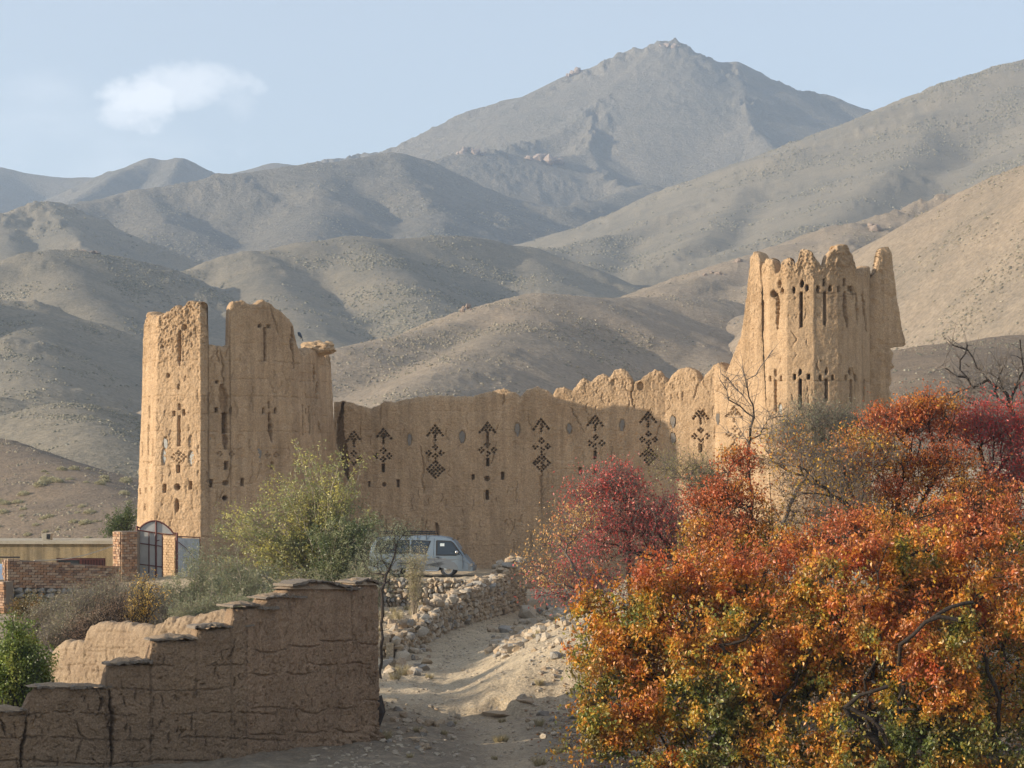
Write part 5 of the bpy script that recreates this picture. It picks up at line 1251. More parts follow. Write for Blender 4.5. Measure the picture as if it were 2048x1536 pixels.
tree('autumn_tree', 'sparse crimson-leaved tree with pinkish bare twigs leaning over the path against the fort wall', 'tree', (1420,1300,62),
     [(1225,975,62,60,45,.8,1.1),(1290,1060,62,110,80,1.2,1),(1190,1100,61.5,80,60,.9,1),(1370,1090,62.5,90,100,1.1,1),(1110,1165,61,55,35,.7,.7),(1200,1190,61,80,40,.8,.7)],
     1000, 53, [[(1400,1230,62),(1350,1120,62),(1300,1040,62),(1255,1000,62)],[(1350,1120,62),(1250,1100,61.7),(1190,1080,61.5)]], 8500, .075, .5, palette=[(.52,.22,.16),(.55,.13,.10),(.62,.10,.10),(.55,.17,.12),(.58,.26,.12)], bark='bark', twigs=3.2, twl=.45, spread=.09, tip=.005, twbark='bark_grey')
R_ = np.random.default_rng(3)
tree('autumn_tree', 'small bright crimson crown at the left end of the orchard against the wall', 'tree', (1262,1300,62.4),
     [(1240,948,62,28,26,.6,1.3),(1205,968,62,50,22,.6,1.1),(1155,990,61.8,40,22,.5,.9),(1268,985,62,24,30,.5,.7),(1090,1190,60.8,50,22,.5,.6),(1140,1150,61,50,22,.5,.4),(1215,1025,61.8,95,40,.9,1.5),(1300,1040,62.2,70,40,.8,1.1)], 420, 54, [[(1262,1200,62.4),(1255,1080,62.5),(1240,1010,62.4)]], 3300, .07, .5, palette=[(.46,.08,.06),(.58,.08,.06),(.60,.14,.09),(.52,.18,.10)], bark='bark', twigs=3.4, twl=.4, spread=.09, tip=.005, twbark='bark_grey')
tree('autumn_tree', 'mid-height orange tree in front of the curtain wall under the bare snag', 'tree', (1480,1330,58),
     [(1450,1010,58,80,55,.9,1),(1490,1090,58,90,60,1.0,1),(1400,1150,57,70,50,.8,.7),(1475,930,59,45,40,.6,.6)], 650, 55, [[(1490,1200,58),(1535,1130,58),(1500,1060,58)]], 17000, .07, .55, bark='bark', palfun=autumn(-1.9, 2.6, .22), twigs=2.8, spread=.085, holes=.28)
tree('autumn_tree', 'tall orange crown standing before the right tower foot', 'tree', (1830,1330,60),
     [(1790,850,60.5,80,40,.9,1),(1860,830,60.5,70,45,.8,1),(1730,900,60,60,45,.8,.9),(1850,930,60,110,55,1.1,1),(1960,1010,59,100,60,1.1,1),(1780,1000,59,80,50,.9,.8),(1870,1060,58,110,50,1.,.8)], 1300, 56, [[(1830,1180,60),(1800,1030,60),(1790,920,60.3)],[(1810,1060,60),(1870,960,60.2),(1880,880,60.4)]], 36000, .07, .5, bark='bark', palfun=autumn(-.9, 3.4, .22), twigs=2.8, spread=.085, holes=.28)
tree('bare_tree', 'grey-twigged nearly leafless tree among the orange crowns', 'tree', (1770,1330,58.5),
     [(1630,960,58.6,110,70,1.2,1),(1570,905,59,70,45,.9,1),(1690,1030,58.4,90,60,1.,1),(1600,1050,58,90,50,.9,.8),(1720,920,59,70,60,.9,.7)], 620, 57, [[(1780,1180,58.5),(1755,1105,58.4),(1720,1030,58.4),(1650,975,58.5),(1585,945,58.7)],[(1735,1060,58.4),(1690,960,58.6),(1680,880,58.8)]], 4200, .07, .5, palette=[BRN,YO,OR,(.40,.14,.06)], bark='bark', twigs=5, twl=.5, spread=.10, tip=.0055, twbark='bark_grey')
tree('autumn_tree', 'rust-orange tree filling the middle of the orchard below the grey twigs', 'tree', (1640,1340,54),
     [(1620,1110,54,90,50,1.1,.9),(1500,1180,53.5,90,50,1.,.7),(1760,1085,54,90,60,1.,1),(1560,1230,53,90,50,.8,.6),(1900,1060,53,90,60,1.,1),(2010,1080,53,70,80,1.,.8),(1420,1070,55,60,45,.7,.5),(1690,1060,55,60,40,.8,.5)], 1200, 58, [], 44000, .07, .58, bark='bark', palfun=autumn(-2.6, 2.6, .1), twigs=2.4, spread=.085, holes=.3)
tree('autumn_tree', 'scarlet-leaved tree at the right edge above the orange crowns', 'tree', (2000,1330,61),
     [(1975,850,61.5,80,45,1.,1),(2035,940,61,60,60,.9,1.1),(1925,880,61.5,50,40,.7,.6),(2060,860,61,50,60,.8,.8),(1985,990,60.5,70,40,.8,.8)], 700, 59, [[(2000,1150,61),(1985,1000,61.2),(1960,900,61.4)]], 12000, .07, .5, palette=[(.36,.08,.05),RED,CRIM,(.50,.09,.06),(.55,.2,.05)], bark='bark', twigs=3.5, twl=.45, spread=.09, twbark='bark_grey')
tree('bare_tree', 'dead leafless snag with forked pale trunk rising before the curtain wall end', 'tree', (1495,1330,63.5),
     [(1480,760,63.5,45,30,.5,.6),(1450,800,63.5,40,30,.5,.5),(1540,850,63.5,50,30,.5,.5),(1500,860,63.5,50,50,.5,.7)], 46, 60, [[(1492,1200,63.5),(1505,1000,63.5),(1497,930,63.5),(1500,880,63.5),(1508,835,63.5),(1498,795,63.5),(1490,755,63.5),(1485,735,63.5)],[(1500,880,63.5),(1520,870,63.5),(1535,840,63.5),(1572,832,63.5)],[(1508,835,63.5),(1480,812,63.5),(1458,800,63.5),(1440,760,63.4)],[(1502,812,63.5),(1470,775,63.5),(1443,748,63.5)],[(1492,760,63.5),(1520,735,63.5),(1545,700,63.5)]], 0, bark='bark', twigs=2, twl=.6, tip=.008, maxr=.12, twr=.006, limbr=.045, twbark='bark_grey')
tree('bare_tree', 'leafless tree with arching grey branches at the upper right edge', 'tree', (1990,1330,67),
     [(1960,770,67,60,50,.9,1),(2030,760,67,50,70,.9,1),(1900,720,67,30,40,.6,.6),(1930,820,67,60,30,.7,.6)], 120, 61, [[(2010,1100,67),(2035,850,67),(2015,790,67),(1975,760,67),(1945,775,67),(1900,790,67),(1870,800,67)],[(1975,760,67),(1935,700,67),(1905,690,67)],[(2020,810,67),(2048,740,67),(2040,680,67)],[(1945,775,67),(1920,740,67),(1935,690,67)],[(2040,900,67),(1960,850,67),(1920,830,67),(1895,790,67)]], 0, bark='bark', twigs=3, twl=.6, tip=.011, twr=.008, maxr=.14, limbr=.07, twbark='bark_grey')
GW = [(.16,.17,.10),(.22,.22,.13),(.27,.26,.16),(.20,.19,.12)]
tree('shrub_tree', 'dull green fine-leaved bushy crown with bare grey twigs before the right tower foot', 'tree', (1640,1330,65),
     [(1625,845,65,55,30,.9,1),(1575,870,65,35,25,.7,.7),(1690,850,65,35,30,.7,.6),(1640,890,65,80,30,.9,.6)], 300, 62, [], 6500, .055, .35, palette=GW, bark='bark_grey', twigs=5, twl=.5, twup=.6, spread=.08, leafmat_='leaf_dry')
tree('shrub_tree', 'small olive-green twiggy bush between crimson and orange crowns', 'tree', (1400,1330,64),
     [(1400,960,64,50,40,.8,1),(1340,940,64,40,30,.6,.6),(1440,1000,64,40,40,.6,.5)], 220, 63, [], 4200, .055, .35, palette=[(.15,.17,.07),(.22,.22,.1),(.4,.33,.1),(.25,.22,.12)], bark='bark_grey', twigs=5, twl=.45, twup=.5, spread=.08)
tree('autumn_tree', 'thin pale orange spray of leaves hanging before the fort wall above the path wall end', 'tree', (1180,1330,60),
     [(1110,1075,60,45,28,.6,1),(1070,1120,60,35,22,.5,.7),(1150,1040,60,40,30,.5,.6),(1100,1150,60,60,26,.5,.6)], 110, 64, [[(1170,1240,60),(1150,1140,60),(1120,1090,60)]], 1300, .07, .5, palette=[(.55,.30,.10),(.62,.40,.14),(.6,.22,.08)], bark='bark_grey', twigs=2.5, twl=.4, spread=.1)

# unseen tree added past the left edge to shade the near path
tree('added_shade_tree', 'low spreading green tree added out of view at left to shade the near path', 'tree', (-520,1570,46),
     [(-620,1150,46,260,110,2.6,1),(-420,1200,45,180,110,2.4,1),(-760,1230,47,150,120,2.2,1),(-520,1330,46,220,90,2.6,.8)], 500, 66, [], 16000, .16, .7, palette=[(.08,.12,.03),(.14,.18,.04),(.3,.28,.06)], bark='bark', twigs=1.5, spread=.16)
tree('autumn_tree', 'dense low orange-brown thicket filling the slope between the front trees and the orchard', 'tree', (1900,1450,51),
     [(1620,1260,51,120,70,1.2,1),(1800,1230,51,140,80,1.2,1),(1980,1240,51,130,90,1.2,1),(1500,1400,50,120,70,1.1,.9),(1900,1400,50,150,80,1.2,.9),(1400,1290,51,90,60,1.,.7)], 900, 67, [], 40000, .08, .6, bark='bark', palfun=autumn(-3.6, 3.2, -.05), twigs=2, spread=.1)
tree('autumn_tree', 'autumn tree standing past the right edge of the orchard, amber and rust leaves', 'tree', (2330,1560,48),
     [(2260,1180,48.5,130,120,1.4,1),(2420,1250,48,140,140,1.4,1),(2300,1400,47.5,150,100,1.3,1),(2480,1420,48,120,90,1.2,.8)], 700, 68, [], 34000, .085, .62, bark='bark', palfun=autumn(-3.7, 3.4, 0), twigs=2, spread=.1, holes=.4)
tree('autumn_tree', 'autumn tree farther back past the right edge with a rounded rusty crown', 'tree', (2300,1400,60),
     [(2230,960,60.5,110,80,1.4,1),(2350,1020,60,120,90,1.4,1),(2200,1080,60,90,70,1.2,.8),(2450,1100,60,110,80,1.3,.8)], 700, 69, [], 22000, .09, .55, bark='bark', palfun=autumn(-1.5, 3.2, .2), twigs=2, spread=.1, holes=.3)
# ---- shrubs that fan out from the ground
def shrub(name, label, cat, base, blobs_px, nst, seed, nleaf, lsize, laspect, palette, bark='bark_pale', group=None, r0=.016, side=7, twl=.4, spread=.06, droop=.1, bias=0, pscale=.6, baser=.25, leafm='leaf', top_bare=0., twr=.003):
    r = np.random.default_rng(seed); b = W(*base)
    root = empty(name, b, label, cat, group)
    bl = [(W(x, y, Y), px_r(rx, ry, Y, rx/F*Y if rm is None else rm), wt) for x, y, Y, rx, ry, rm, wt in blobs_px]
    w = np.array([q[2]*np.prod(q[1])**.6 for q in bl]); w /= w.sum()
    P0, P1, A0, A1 = [], [], [], []; leafsrc = []
    for i in r.choice(len(bl), nst, p=w):
        v = r.normal(size=3); v *= r.random()**.45/np.linalg.norm(v); e = bl[i][0]+v*bl[i][1]
        s = b+np.array([r.normal()*baser, r.normal()*baser, 0]); L0 = np.linalg.norm(e-s); k = max(4, int(L0/.28))
        ctrl = s+(e-s)*np.array([.28, .28, .62])+r.normal(size=3)*L0*.05
        t = np.linspace(0, 1, k+1)[:, None]; c = (1-t)**2*s+2*t*(1-t)*ctrl+t*t*e+r.normal(size=(k+1, 3))*.02*(t > 0)
        rr2 = r0*(.6+.6*r.random())*(1-.85*t[:, 0])
        P0.append(c[:-1]); P1.append(c[1:]); A0.append(rr2[:-1]); A1.append(rr2[1:])
        for _ in range(side):
            u = r.uniform(.3, 1); j = min(k-1, int(u*k)); q = c[j]; d = (c[j+1]-c[j]); d /= np.linalg.norm(d)+1e-9
            d = d+r.normal(size=3)*.5; d[2] += .15; d /= np.linalg.norm(d); l = twl*r.uniform(.4, 1.3); m_ = q+d*l*.5; z = m_+(d+r.normal(size=3)*.25)*l*.5
            P0.append(np.array([q, m_])); P1.append(np.array([m_, z])); A0.append(np.array([twr*1.6, twr])); A1.append(np.array([twr, twr*.5]))
            leafsrc += [m_, z, (m_+z)/2, z]
        leafsrc += list(c[int(k*.45):])
    link('stems', tubes_mesh('stems', np.concatenate(P0), np.concatenate(P1), np.concatenate(A0), np.concatenate(A1), 4), M[bark], root)
    if nleaf:
        S = np.array(leafsrc); p = S[r.integers(0, len(S), nleaf)]+r.normal(size=(nleaf, 3))*spread
        link('foliage', leaves_mesh('foliage', p, lsize, laspect, np.clip(pal(p, palette, r, pscale, bias=bias), .005, .9), r, droop), M[leafm], root)
    return root
WL = [(.15,.18,.075),(.21,.24,.10),(.30,.31,.13),(.44,.41,.13),(.56,.49,.12)]
shrub('willow_shrub', 'tall fan-shaped multi-stemmed willow with yellowing leaves growing behind the garden wall', 'tree', (645,1215,82),
      [(560,1040,82,110,90,1.5,1.2),(465,1050,82,65,60,1.,1.3),(640,960,82,90,80,1.2,1),(700,1000,82,50,110,1.,.7),(610,900,82,40,25,.6,.5),(690,920,82.5,40,40,.6,.25),(530,1120,82,120,45,1.,1.0)], 185, 71, 25000, .105, .36, WL, twl=.65, side=9, r0=.034, bias=.12)
shrub('willow_shrub', 'denser green-leaved right half of the willow clump hanging toward the van', 'tree', (668,1215,81),
      [(700,1060,81,60,60,.9,1),(735,1050,81,35,45,.7,.9),(690,1120,81,55,50,.9,1),(640,1090,81,50,50,.8,.6)], 95, 72, 20000, .10, .38, [(.09,.125,.045),(.15,.18,.07),(.22,.24,.11),(.33,.33,.17)], twl=.5, side=9, r0=.022)
GG = [(.15,.17,.09),(.22,.24,.13),(.31,.31,.17),(.40,.38,.22)]
G3 = 'grey-green shrubs behind the garden wall'
shrub('sagebrush', 'grey-green soft shrub filling the gap left of the willow', 'shrub', (480,1260,76), [(470,1160,76,80,55,1.2,1),(430,1110,76,45,40,.9,.7),(520,1190,76,70,50,1.,.9),(560,1160,76,50,40,1.,.6)], 230, 73, 34000, .07, .3, GG, twl=.35, side=9, r0=.012, baser=.7)
shrub('sagebrush', 'pale green shrub in front of the corrugated gate leaf', 'shrub', (390,1260,74), [(390,1160,74,50,50,.9,1),(350,1200,74,50,40,.9,.9),(420,1200,74,50,50,.9,.9),(385,1105,74,22,30,.5,.3)], 170, 74, 24000, .07, .3, GG, twl=.35, side=8, r0=.012, baser=.6)
shrub('sagebrush', 'olive grey shrub just right of the willow foot beside the terrace wall', 'shrub', (720,1235,80), [(730,1150,80,45,45,.8,1),(700,1180,80,50,35,.8,.8),(600,1165,80,60,30,.8,.6)], 110, 75, 15000, .07, .32, GG, twl=.35, side=8, r0=.014, baser=.4)
BR = [(.22,.17,.11),(.27,.22,.14),(.24,.24,.14),(.34,.27,.17)]
shrub('dry_bush', 'brown twiggy half-bare bush above the broken sunlit mud wall', 'shrub', (190,1300,66), [(170,1210,66,70,55,1.1,1),(130,1240,66,50,40,.9,.8),(240,1200,66,60,50,1.,.9),(200,1170,66,60,30,.8,.5)], 260, 76, 15000, .05, .4, BR, 'bark_grey', twl=.4, side=11, r0=.011, baser=.7, leafm='leaf_dry')
shrub('dry_bush', 'grey-brown thorny bush between the footing of the brick wall and the gate', 'shrub', (270,1270,72), [(280,1180,72,60,40,1.,1),(330,1210,72,50,40,.9,.8),(230,1160,72,40,30,.8,.5)], 210, 77, 12000, .05, .4, BR, 'bark_grey', twl=.4, side=10, r0=.011, baser=.6, leafm='leaf_dry')
shrub('sapling', 'young tree with golden yellow-brown leaves and upright dark stems left of the grey-green shrubs', 'tree', (275,1285,63), [(275,1200,63,28,38,.5,1),(300,1170,63,26,32,.5,.8),(258,1235,63,24,26,.5,.7),(320,1190,63,18,26,.4,.4)], 40, 78, 1500, .06, .5, [(.36,.20,.05),(.55,.32,.06),(.60,.42,.10),(.40,.30,.12)], 'bark', twl=.4, side=6, r0=.018, baser=.12)
shrub('green_bush', 'leafy bright green bush at the lower left corner behind the garden wall', 'shrub', (35,1440,54), [(35,1290,54,50,55,.9,1),(0,1350,54,70,60,.9,1),(85,1330,54,30,50,.6,.9),(-60,1330,54,60,60,.9,.6),(25,1245,54,35,30,.5,.7),(70,1385,54,40,30,.6,.7)], 240, 79, 30000, .07, .55, [(.07,.10,.02),(.12,.17,.03),(.22,.28,.045),(.38,.38,.07)], 'bark', twl=.3, side=8, r0=.014, baser=.4, bias=.05)
shrub('dry_bush', 'grey-brown bush filling the corner under the stone footing of the brick wall', 'shrub', (95,1275,70), [(95,1235,70,50,35,.9,1),(140,1215,70,40,35,.8,.8),(50,1260,70,40,24,.8,.7)], 190, 86, 12000, .055, .4, BR, 'bark_grey', twl=.4, side=10, r0=.01, baser=.6, leafm='leaf_dry')
shrub('dry_bush', 'thorny reddish-brown bush just left of the golden sapling', 'shrub', (215,1290,62), [(205,1235,62,40,40,.8,1),(235,1190,62,24,30,.5,.6),(160,1250,62,40,25,.7,.7)], 150, 87, 6500, .05, .4, [(.25,.15,.10),(.3,.2,.13),(.22,.17,.11)], 'bark', twl=.4, side=9, r0=.011, baser=.5, leafm='leaf_dry')
shrub('green_bush', 'dark green bush peeking beside the brick pier behind the left tower', 'shrub', (245,1085,118), [(235,1040,118,28,26,.9,1),(262,1030,118,16,28,.6,.8),(215,1060,118,22,14,.7,.5)], 60, 80, 5000, .09, .5, [(.055,.08,.022),(.09,.13,.035),(.17,.2,.05)], 'bark', twl=.4, side=7, r0=.015)
shrub('green_bush', 'low rusty green bush at the footing of the brick wall', 'shrub', (60,1250,74), [(45,1215,74,35,22,.7,1),(75,1205,74,28,20,.6,.7)], 60, 81, 4200, .06, .5, [(.10,.10,.03),(.2,.15,.04),(.34,.17,.05)], 'bark', twl=.3, side=7, r0=.012)
shrub('dry_bush', 'straw-coloured thin shrub standing before the van side', 'shrub', (828,1240,88), [(828,1115,88,36,26,.5,1),(812,1090,88,14,18,.3,.3),(850,1100,88,18,22,.3,.4)], 40, 82, 2600, .07, .3, [(.36,.32,.17),(.44,.38,.2),(.30,.29,.17)], 'bark_pale', twl=.35, side=7, r0=.010, baser=.05, leafm='leaf_dry')
tree('olive_tree', 'slanting dark-trunked tree with dusty grey-green leaves beside the terrace wall', 'tree', (762,1250,70),
     [(790,1080,72,50,35,.6,1),(750,1110,71,35,40,.6,.9),(805,1130,72,28,20,.4,.6),(770,1150,71,24,26,.5,.4)], 150, 83, [[(765,1215,70),(763,1180,70.2),(772,1150,70.5),(788,1115,71),(792,1090,71.5)]], 4200, .055, .36, palette=[(.15,.17,.1),(.23,.25,.15),(.32,.32,.2)], bark='bark', twigs=4, twl=.3, spread=.07, tip=.006, maxr=.09)
shrub('sagebrush', 'dusty green shrub low in the middle of the thicket behind the sunlit mud wall', 'shrub', (440,1270,68), [(440,1215,68,70,30,.9,1),(520,1200,68,60,30,.8,.8),(360,1225,68,50,30,.8,.8)], 150, 84, 15000, .06, .32, GG, twl=.35, side=8, r0=.012, baser=.7)
shrub('dry_bush', 'tangled brown bush between the green bush and the golden sapling', 'shrub', (130,1300,63), [(120,1260,63,60,30,.8,1),(180,1255,63,50,30,.8,.8)], 150, 85, 7000, .05, .4, BR, 'bark_grey', twl=.4, side=10, r0=.01, baser=.6, leafm='leaf_dry')
# bleached dead branch at the foot of the willow
db = MB(); db.tube([W(488,1134,79), W(505,1146,79), W(528,1152,79.2), W(545,1166,79.4), W(575,1172,79.8), W(620,1170,80)], .025, 6, .06); db.tube([W(505,1146,79), W(498,1156,79)], .015, 5, .008)
tag(db.build('dead_branch', M['bark_pale'], None, True), 'bleached bare branch sticking out at the foot of the willow', 'branch')

# ---- dry grass tufts and loose rocks
def grass_tuft(label, x, y, Y, s, seed, cols, group):
    r = np.random.default_rng(seed); p = W(x, y, Y); p[2] = float(ground_z(p[0], p[1])); n = 170
    a = r.random(n)*6.283; q = r.random(n)**.6*s*.35; b0 = np.stack([np.cos(a)*q, np.sin(a)*q, 0*a-.02], 1)
    out = np.stack([np.cos(a), np.sin(a), 0*a], 1)*(s*(.15+.5*r.random(n)))[:, None]; out[:, 2] = s*(.4+.7*r.random(n))
    w = np.stack([-np.sin(a+r.normal(size=n)), np.cos(a), 0*a], 1)*.006
    V = np.stack([b0-w, b0+w, b0+out*.6+w*.7, b0+out*.6-w*.7], 1); V2 = np.stack([b0+out*.6-w*.7, b0+out*.6+w*.7, b0+out*1.0+np.array([0, 0, -.04*s]), b0+out*1.0+np.array([0, 0, -.04*s])+w*.2], 1)
    c = np.array(cols)[r.integers(0, len(cols), n)]*(.8+.4*r.random((n, 1)))
    me = mesh_np('grass_tuft', np.concatenate([V, V2]).reshape(-1, 3), np.arange(n*8).reshape(-1, 4), False, np.repeat(np.concatenate([c, c]), 4, 0))
    o = link('grass_tuft', me, M['leaf_dry']); o.location = tuple(map(float, p)); return tag(o, label, 'grass', group)
DG = [(.46,.38,.22),(.38,.32,.19),(.52,.44,.26),(.30,.26,.16)]
GT = 'dry grass tufts along the path'
rg_ = np.random.default_rng(9)
tuftl = [(803,1355,72,.42,'straw grass tuft low beside the tumbled boulders at the wall end'),(790,1372,70,.3,'smaller grey straw tuft under the boulders near the garden wall')]
for i, (x, y, Y, s, lab) in enumerate(tuftl): grass_tuft(lab, x, y, Y, s, 400+i, DG, None)
for i in range(30):
    x = rg_.uniform(770, 1165); y = rg_.uniform(1240, 1525)
    Y = 6.2*F/(y-HZ)
    if 880 < x < 1060 and 1240 < y < 1400 and rg_.random() < .8: continue
    X = (x-1024)/F*Y
    if abs(X-float(wall_x(Y))) < .5: continue
    grass_tuft('little dry grass tuft on the stony ground beside the path', x, y, Y, rg_.uniform(.10, .26), 420+i, DG, GT)
for i in range(26):
    Y = rg_.uniform(84, 99); X = float(wall_x(Y))-rg_.uniform(.5, 3.0); x = X/Y*F+1024
    grass_tuft('dry grass on the slope between the stone walls', x, 1200, Y, rg_.uniform(.18, .4), 480+i, DG, 'dry grass between the two stone walls')

RKG = 'loose pale rocks beside the path'
def rock_px(label, x, y, w, h, group=None, Y=None, mt=None, turn=None):
    """rock sitting on the ground at a photo position, w and h in photo pixels"""
    X0 = None
    Y = Y or 70.
    for _ in range(12):
        g = float(ground_z((x-1024)/F*Y, Y, False)); Y = .5*Y+.5*np.clip(-g*F/(y+h*.3-HZ), 45, 112)
    p = W(x, y, Y); p[2] = float(ground_z(p[0], p[1])); s = 1/F*Y
    o = stone_at((p[0], p[1], p[2]+h*s*.22), (w*s*1.1, w*s*rg_.uniform(.7, 1.1), h*s*1.1), (rg_.normal()*.2, rg_.normal()*.2, rg_.uniform(0, 6.28)), None, 'rock', mt, rg_)
    return tag(o, label, 'rock', group)
for lab, x, y, w, h, mt in [('large pale boulder at the foot of the path-side wall, left of the others', 792, 1262, 44, 30, 'rock'),('ochre block leaning among boulders at the wall foot', 812, 1285, 46, 34, 'rock2'),
    ('rounded pale boulder lowest at the end of the path-side wall', 805, 1308, 40, 28, 'rock'),('flat grey boulder left of the path below the wall end', 775, 1330, 40, 20, 'rock3'),('orange-brown angular rock standing by itself left of the path', 803, 1322, 26, 22, 'rock2'),
    ('pale rounded rock just right of the angular brown one', 826, 1337, 20, 18, 'rock'),('large upright stone at the top of the rubble bank right of the path', 1056, 1226, 36, 34, 'rock'),('dark blunt stone at the left end of the rubble bank', 1012, 1256, 30, 22, 'rock3'),
    ('long flat light slab of rock at the lip of the rubble bank', 1000, 1278, 52, 14, 'rock'),('square grey rock alone on the open ground right of the path', 1112, 1308, 26, 18, 'rock3'),('small whitish stone with a lit face at the tree shadow edge', 1118, 1348, 20, 18, 'rock'),
    ('big grey flat rock half buried in shade at lower right of the path', 1086, 1427, 34, 14, 'rock3'),('dark flat rock in shade nearer the autumn tree', 1150, 1432, 28, 12, 'rock3')]:
    rock_px(lab, x, y, w, h, None, mt=mt)
REG = [('rubble', 'angular stone among the rubble heaped on the bank right of the path'),('foot', 'stone fallen at the foot of the path-side wall near its lower end'),
       ('open', 'small stone scattered on the sunlit open ground right of the path'),('shade', 'stone lying in shade between the garden wall end and the path'),('right', 'stone lying in shade at the right of the path under the autumn leaves')]
for i in range(380):
    u = rg_.random()
    if u < .5:
        k = 0; t = rg_.random(); x = 985+t*170+rg_.normal()*10; y = 1282-t*75+rg_.normal()*14+12; s = rg_.uniform(8, 27)
    elif u < .66: k = 1; x = rg_.uniform(765, 860); y = rg_.uniform(1240, 1345); s = rg_.uniform(8, 28)
    elif u < .78: k = 2; x = rg_.uniform(1060, 1165); y = rg_.uniform(1290, 1400); s = rg_.uniform(5, 16)
    elif u < .93: k = 3; x = rg_.uniform(755, 930); y = rg_.uniform(1400, 1500); s = rg_.uniform(6, 22)
    else: k = 4; x = rg_.uniform(1040, 1170); y = rg_.uniform(1400, 1500); s = rg_.uniform(6, 20)
    rock_px(REG[k][1], x, y, s, s*rg_.uniform(.5, .85), REG[k][1].replace('stone', 'stones').replace('angular stones', 'angular stones'))
# small gravel over the whole track: one mass
items = []
for i in range(8500):
    Y = rg_.uniform(47, 108)**1.0; X = rg_.uniform(-4.6, 4.5)*1.0
    if X < float(wall_x(Y))+.25: continue
    s = .02+.075*rg_.random()**2.5*(1.6 if Y < 62 and X < -.8 else 1)
    if fbm(np.array([X*.8]), np.array([Y*.4]), o=2)[0] < -.1 and rg_.random() < .75: continue
    items.append(((X, Y, float(ground_z(X, Y))+s*.15), (s*1.3, s, s*.7), (0, 0, rg_.random()*6), int(rg_.integers(0, 5))))
for i in range(700):
    Y = rg_.uniform(84, 99); X = float(wall_x(Y))-rg_.uniform(.4, 3.2); s = .03+.10*rg_.random()**2
    items.append(((X, Y, float(ground_z(X, Y))+s*.15), (s*1.3, s, s*.7), (0, 0, rg_.random()*6), int(rg_.integers(0, 5))))
tag(stones_merged('gravel', items, M['rock']), kind='stuff')
# rock ledge at the dip in the path, and litter of fallen leaves under the trees
for lab, x, y, Y, sz in (('long low brown ledge of rock jutting across the dip in the path', 1005, 1400, 63.3, (1.15,.5,.2)),('flat brown stone continuing the ledge at the path dip to the right', 1052, 1402, 63.5, (.55,.4,.16))):
    p = W(x, y, Y); p[2] = float(ground_z(p[0], p[1]))+.0; tag(stone_at(p, sz, (.04, .06, .12), None, 'rock', 'rock2', rg_), lab, 'rock')
for i, (lab, hx, hy, ym, yM, nn, cols) in enumerate([('a', 1.2, 15, 42, 66, 42000, [(.40,.17,.05),(.28,.13,.06),(.20,.11,.06),(.50,.28,.07),(.15,.10,.06)]),('b', -6, -12, 60, 98, 9000, [(.22,.18,.11),(.3,.25,.15),(.17,.13,.08)])]):
    r = np.random.default_rng(70+i); X = hx+(hy-hx)*r.random(nn)**(1.0 if i else .9); Y = r.uniform(ym, yM, nn); X = np.where(i == 0, X+.4*r.normal(size=nn), X)
    k = fbm(X*.7, Y*.7, o=3) > -.35; X, Y = X[k], Y[k]; P = np.stack([X, Y, ground_z(X, Y)+.01+.03*r.random(len(X))], 1)
    d = r.normal(size=P.shape)*np.array([1, 1, .22]); d /= np.linalg.norm(d, axis=1)[:, None]; w = np.cross(d, np.array([0, 0, 1.])+r.normal(size=P.shape)*.3); w /= np.linalg.norm(w, axis=1)[:, None]
    L_ = .08*(.7+.6*r.random((len(X), 1))); Vv = np.stack([P, P+d*L_*.5+w*L_*.32, P+d*L_, P+d*L_*.5-w*L_*.32], 1).reshape(-1, 3)
    c = np.array(cols)[r.integers(0, len(cols), len(X))]*(.75+.5*r.random((len(X), 1)))
    tag(link('fallen_leaves', mesh_np('fallen_leaves', Vv, np.arange(len(X)*4).reshape(-1, 4), False, np.repeat(c, 4, 0)), M['leaf_dry']), kind='stuff')
bgm = MB(); bgm.prism([W(752,1462,55.2), W(766,1425,55.5), W(758,1392,55.6), W(754,1396,55.4)], (.05, .25, 0)); tag(bgm.build('dark_sheet', M['bark']), 'dark sheet leaning on the foot of the garden wall end', 'sheet')
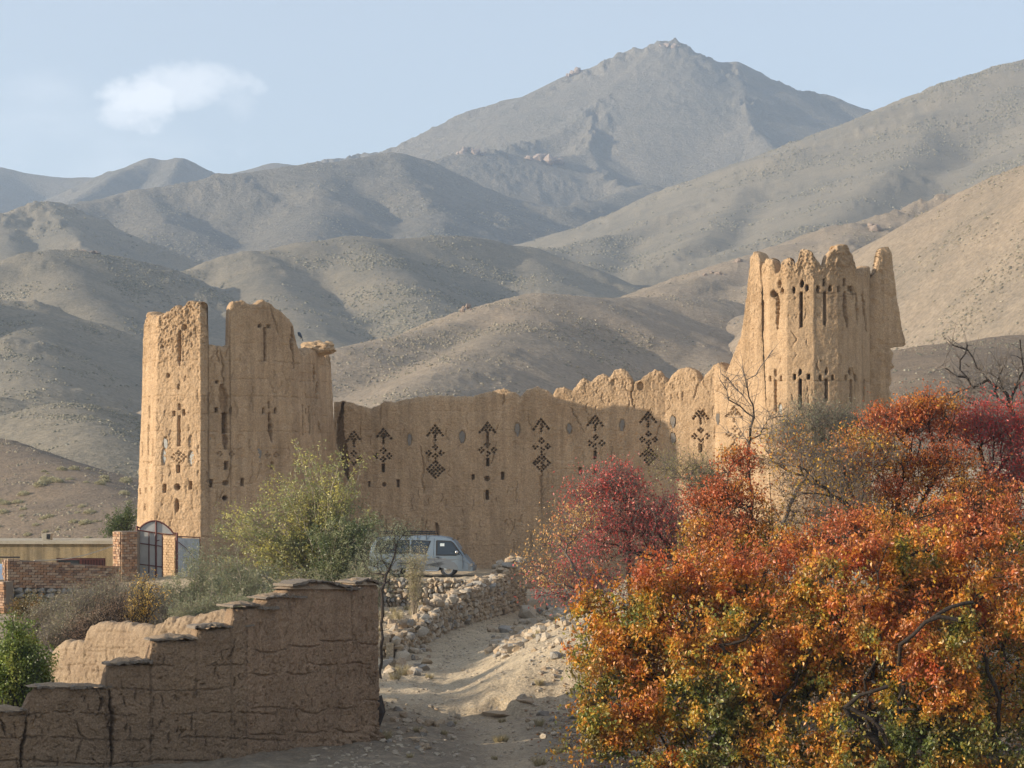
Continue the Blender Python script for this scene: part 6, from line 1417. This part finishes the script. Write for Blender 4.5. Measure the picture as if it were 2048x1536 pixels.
# outcrops on the slopes
def outcrop(label, x, y, Y, w, h, n, seed, mat='crag'):
    r = np.random.default_rng(seed); items = []
    for i in range(n):
        u, v = r.uniform(-1, 1), r.random(); s = w/F*Y*r.uniform(.16, .38)*(1-.5*abs(u))
        c = W(x+u*w/2, y, Y+r.normal()*w/F*Y*.15); c[2] += -.3*s+v*h/F*Y*.45*(1-abs(u))
        items.append((tuple(c), (s*1.1, s, s*r.uniform(.9, 1.5)*h/w*1.5), (r.normal()*.3, r.normal()*.3, r.random()*6), int(r.integers(0, 5))))
    return tag(stones_merged('rock_outcrop', items, M[mat]), label, 'outcrop')
for a in [('large pinkish outcrop on the right hillside above the right tower', 1742, 468, 728, 90, 50, 26, 1), ('small reddish outcrop on the ridge left of the right tower top', 1480, 527, 698, 46, 22, 14, 2), ('reddish crag low on the ridge line near the hill saddle', 1425, 550, 680, 50, 22, 16, 3),
          ('dark rock knob at the foot of the middle hill', 935, 620, 520, 34, 26, 10, 4), ('row of pale rocks along the crest of the left hill', 150, 501, 850, 90, 14, 20, 5), ('small upright pinkish rock low on the ridge near the tower', 1545, 508, 712, 30, 14, 9, 6),
          ('dark crag standing on the shoulder of the main peak', 1195, 245, 2690, 40, 40, 12, 7), ('craggy knob on the dark shoulder left of the main peak', 940, 306, 2440, 60, 34, 16, 8), ('broken crag crest below the middle of the main peak', 1080, 318, 2470, 90, 34, 22, 9), ('blocky summit rock of the main peak', 1336, 92, 2880, 46, 26, 12, 10), ('square cliff step on the left ridge of the main peak', 1156, 150, 2880, 44, 34, 12, 11)]: outcrop(*a)

# pale dry shrubs dotted over the near left hillside, each its own thing
r = np.random.default_rng(808); dm = []
for k in range(3):
    n = 500; q = r.normal(size=(n, 3)); q /= np.linalg.norm(q, axis=1)[:, None]; q[:, 2] = np.abs(q[:, 2])*.75
    p = q*(.5+.5*r.random((n, 1))**.5)*np.array([.5, .5, .55]); c = np.array([(.46,.41,.24),(.40,.36,.22),(.52,.46,.29),(.33,.31,.19)])[r.integers(0, 4, n)]*(.8+.4*r.random((n, 1)))
    me = leaves_mesh('dry_shrub', p, .13, .45, c, r, -.4); me.materials.append(M['leaf_dry']); dm.append(me)
Vh = HILLS['hill.m'][0]; hx = Vh[:, 0]/Vh[:, 1]*F+1024; hy = HZ-Vh[:, 2]/Vh[:, 1]*F
cand = np.nonzero((hx > -120) & (hx < 262) & (hy > 925) & (hy < 1085) & (Vh[:, 1] < 215))[0]
cand = cand[fbm(Vh[cand, 0]/6, Vh[cand, 1]/9, o=2) > .0]
for j, i in enumerate(r.choice(cand, 64, replace=False)):
    o = bpy.data.objects.new('dry_shrub', dm[j % 3]); COL.objects.link(o); p = Vh[i]; g = float(ground_z(p[0], p[1]))
    o.location = (float(p[0]), float(p[1]), max(float(p[2]), g)-.05); sc_ = float(r.uniform(.45, 1.25)); o.scale = (sc_, sc_, sc_*float(r.uniform(.6, .9))); o.rotation_euler = (0, 0, float(r.random()*6))
    tag(o, 'pale dry shrub dotted on the brown hillside behind the low house', 'shrub', 'dry shrubs on the near left hillside')
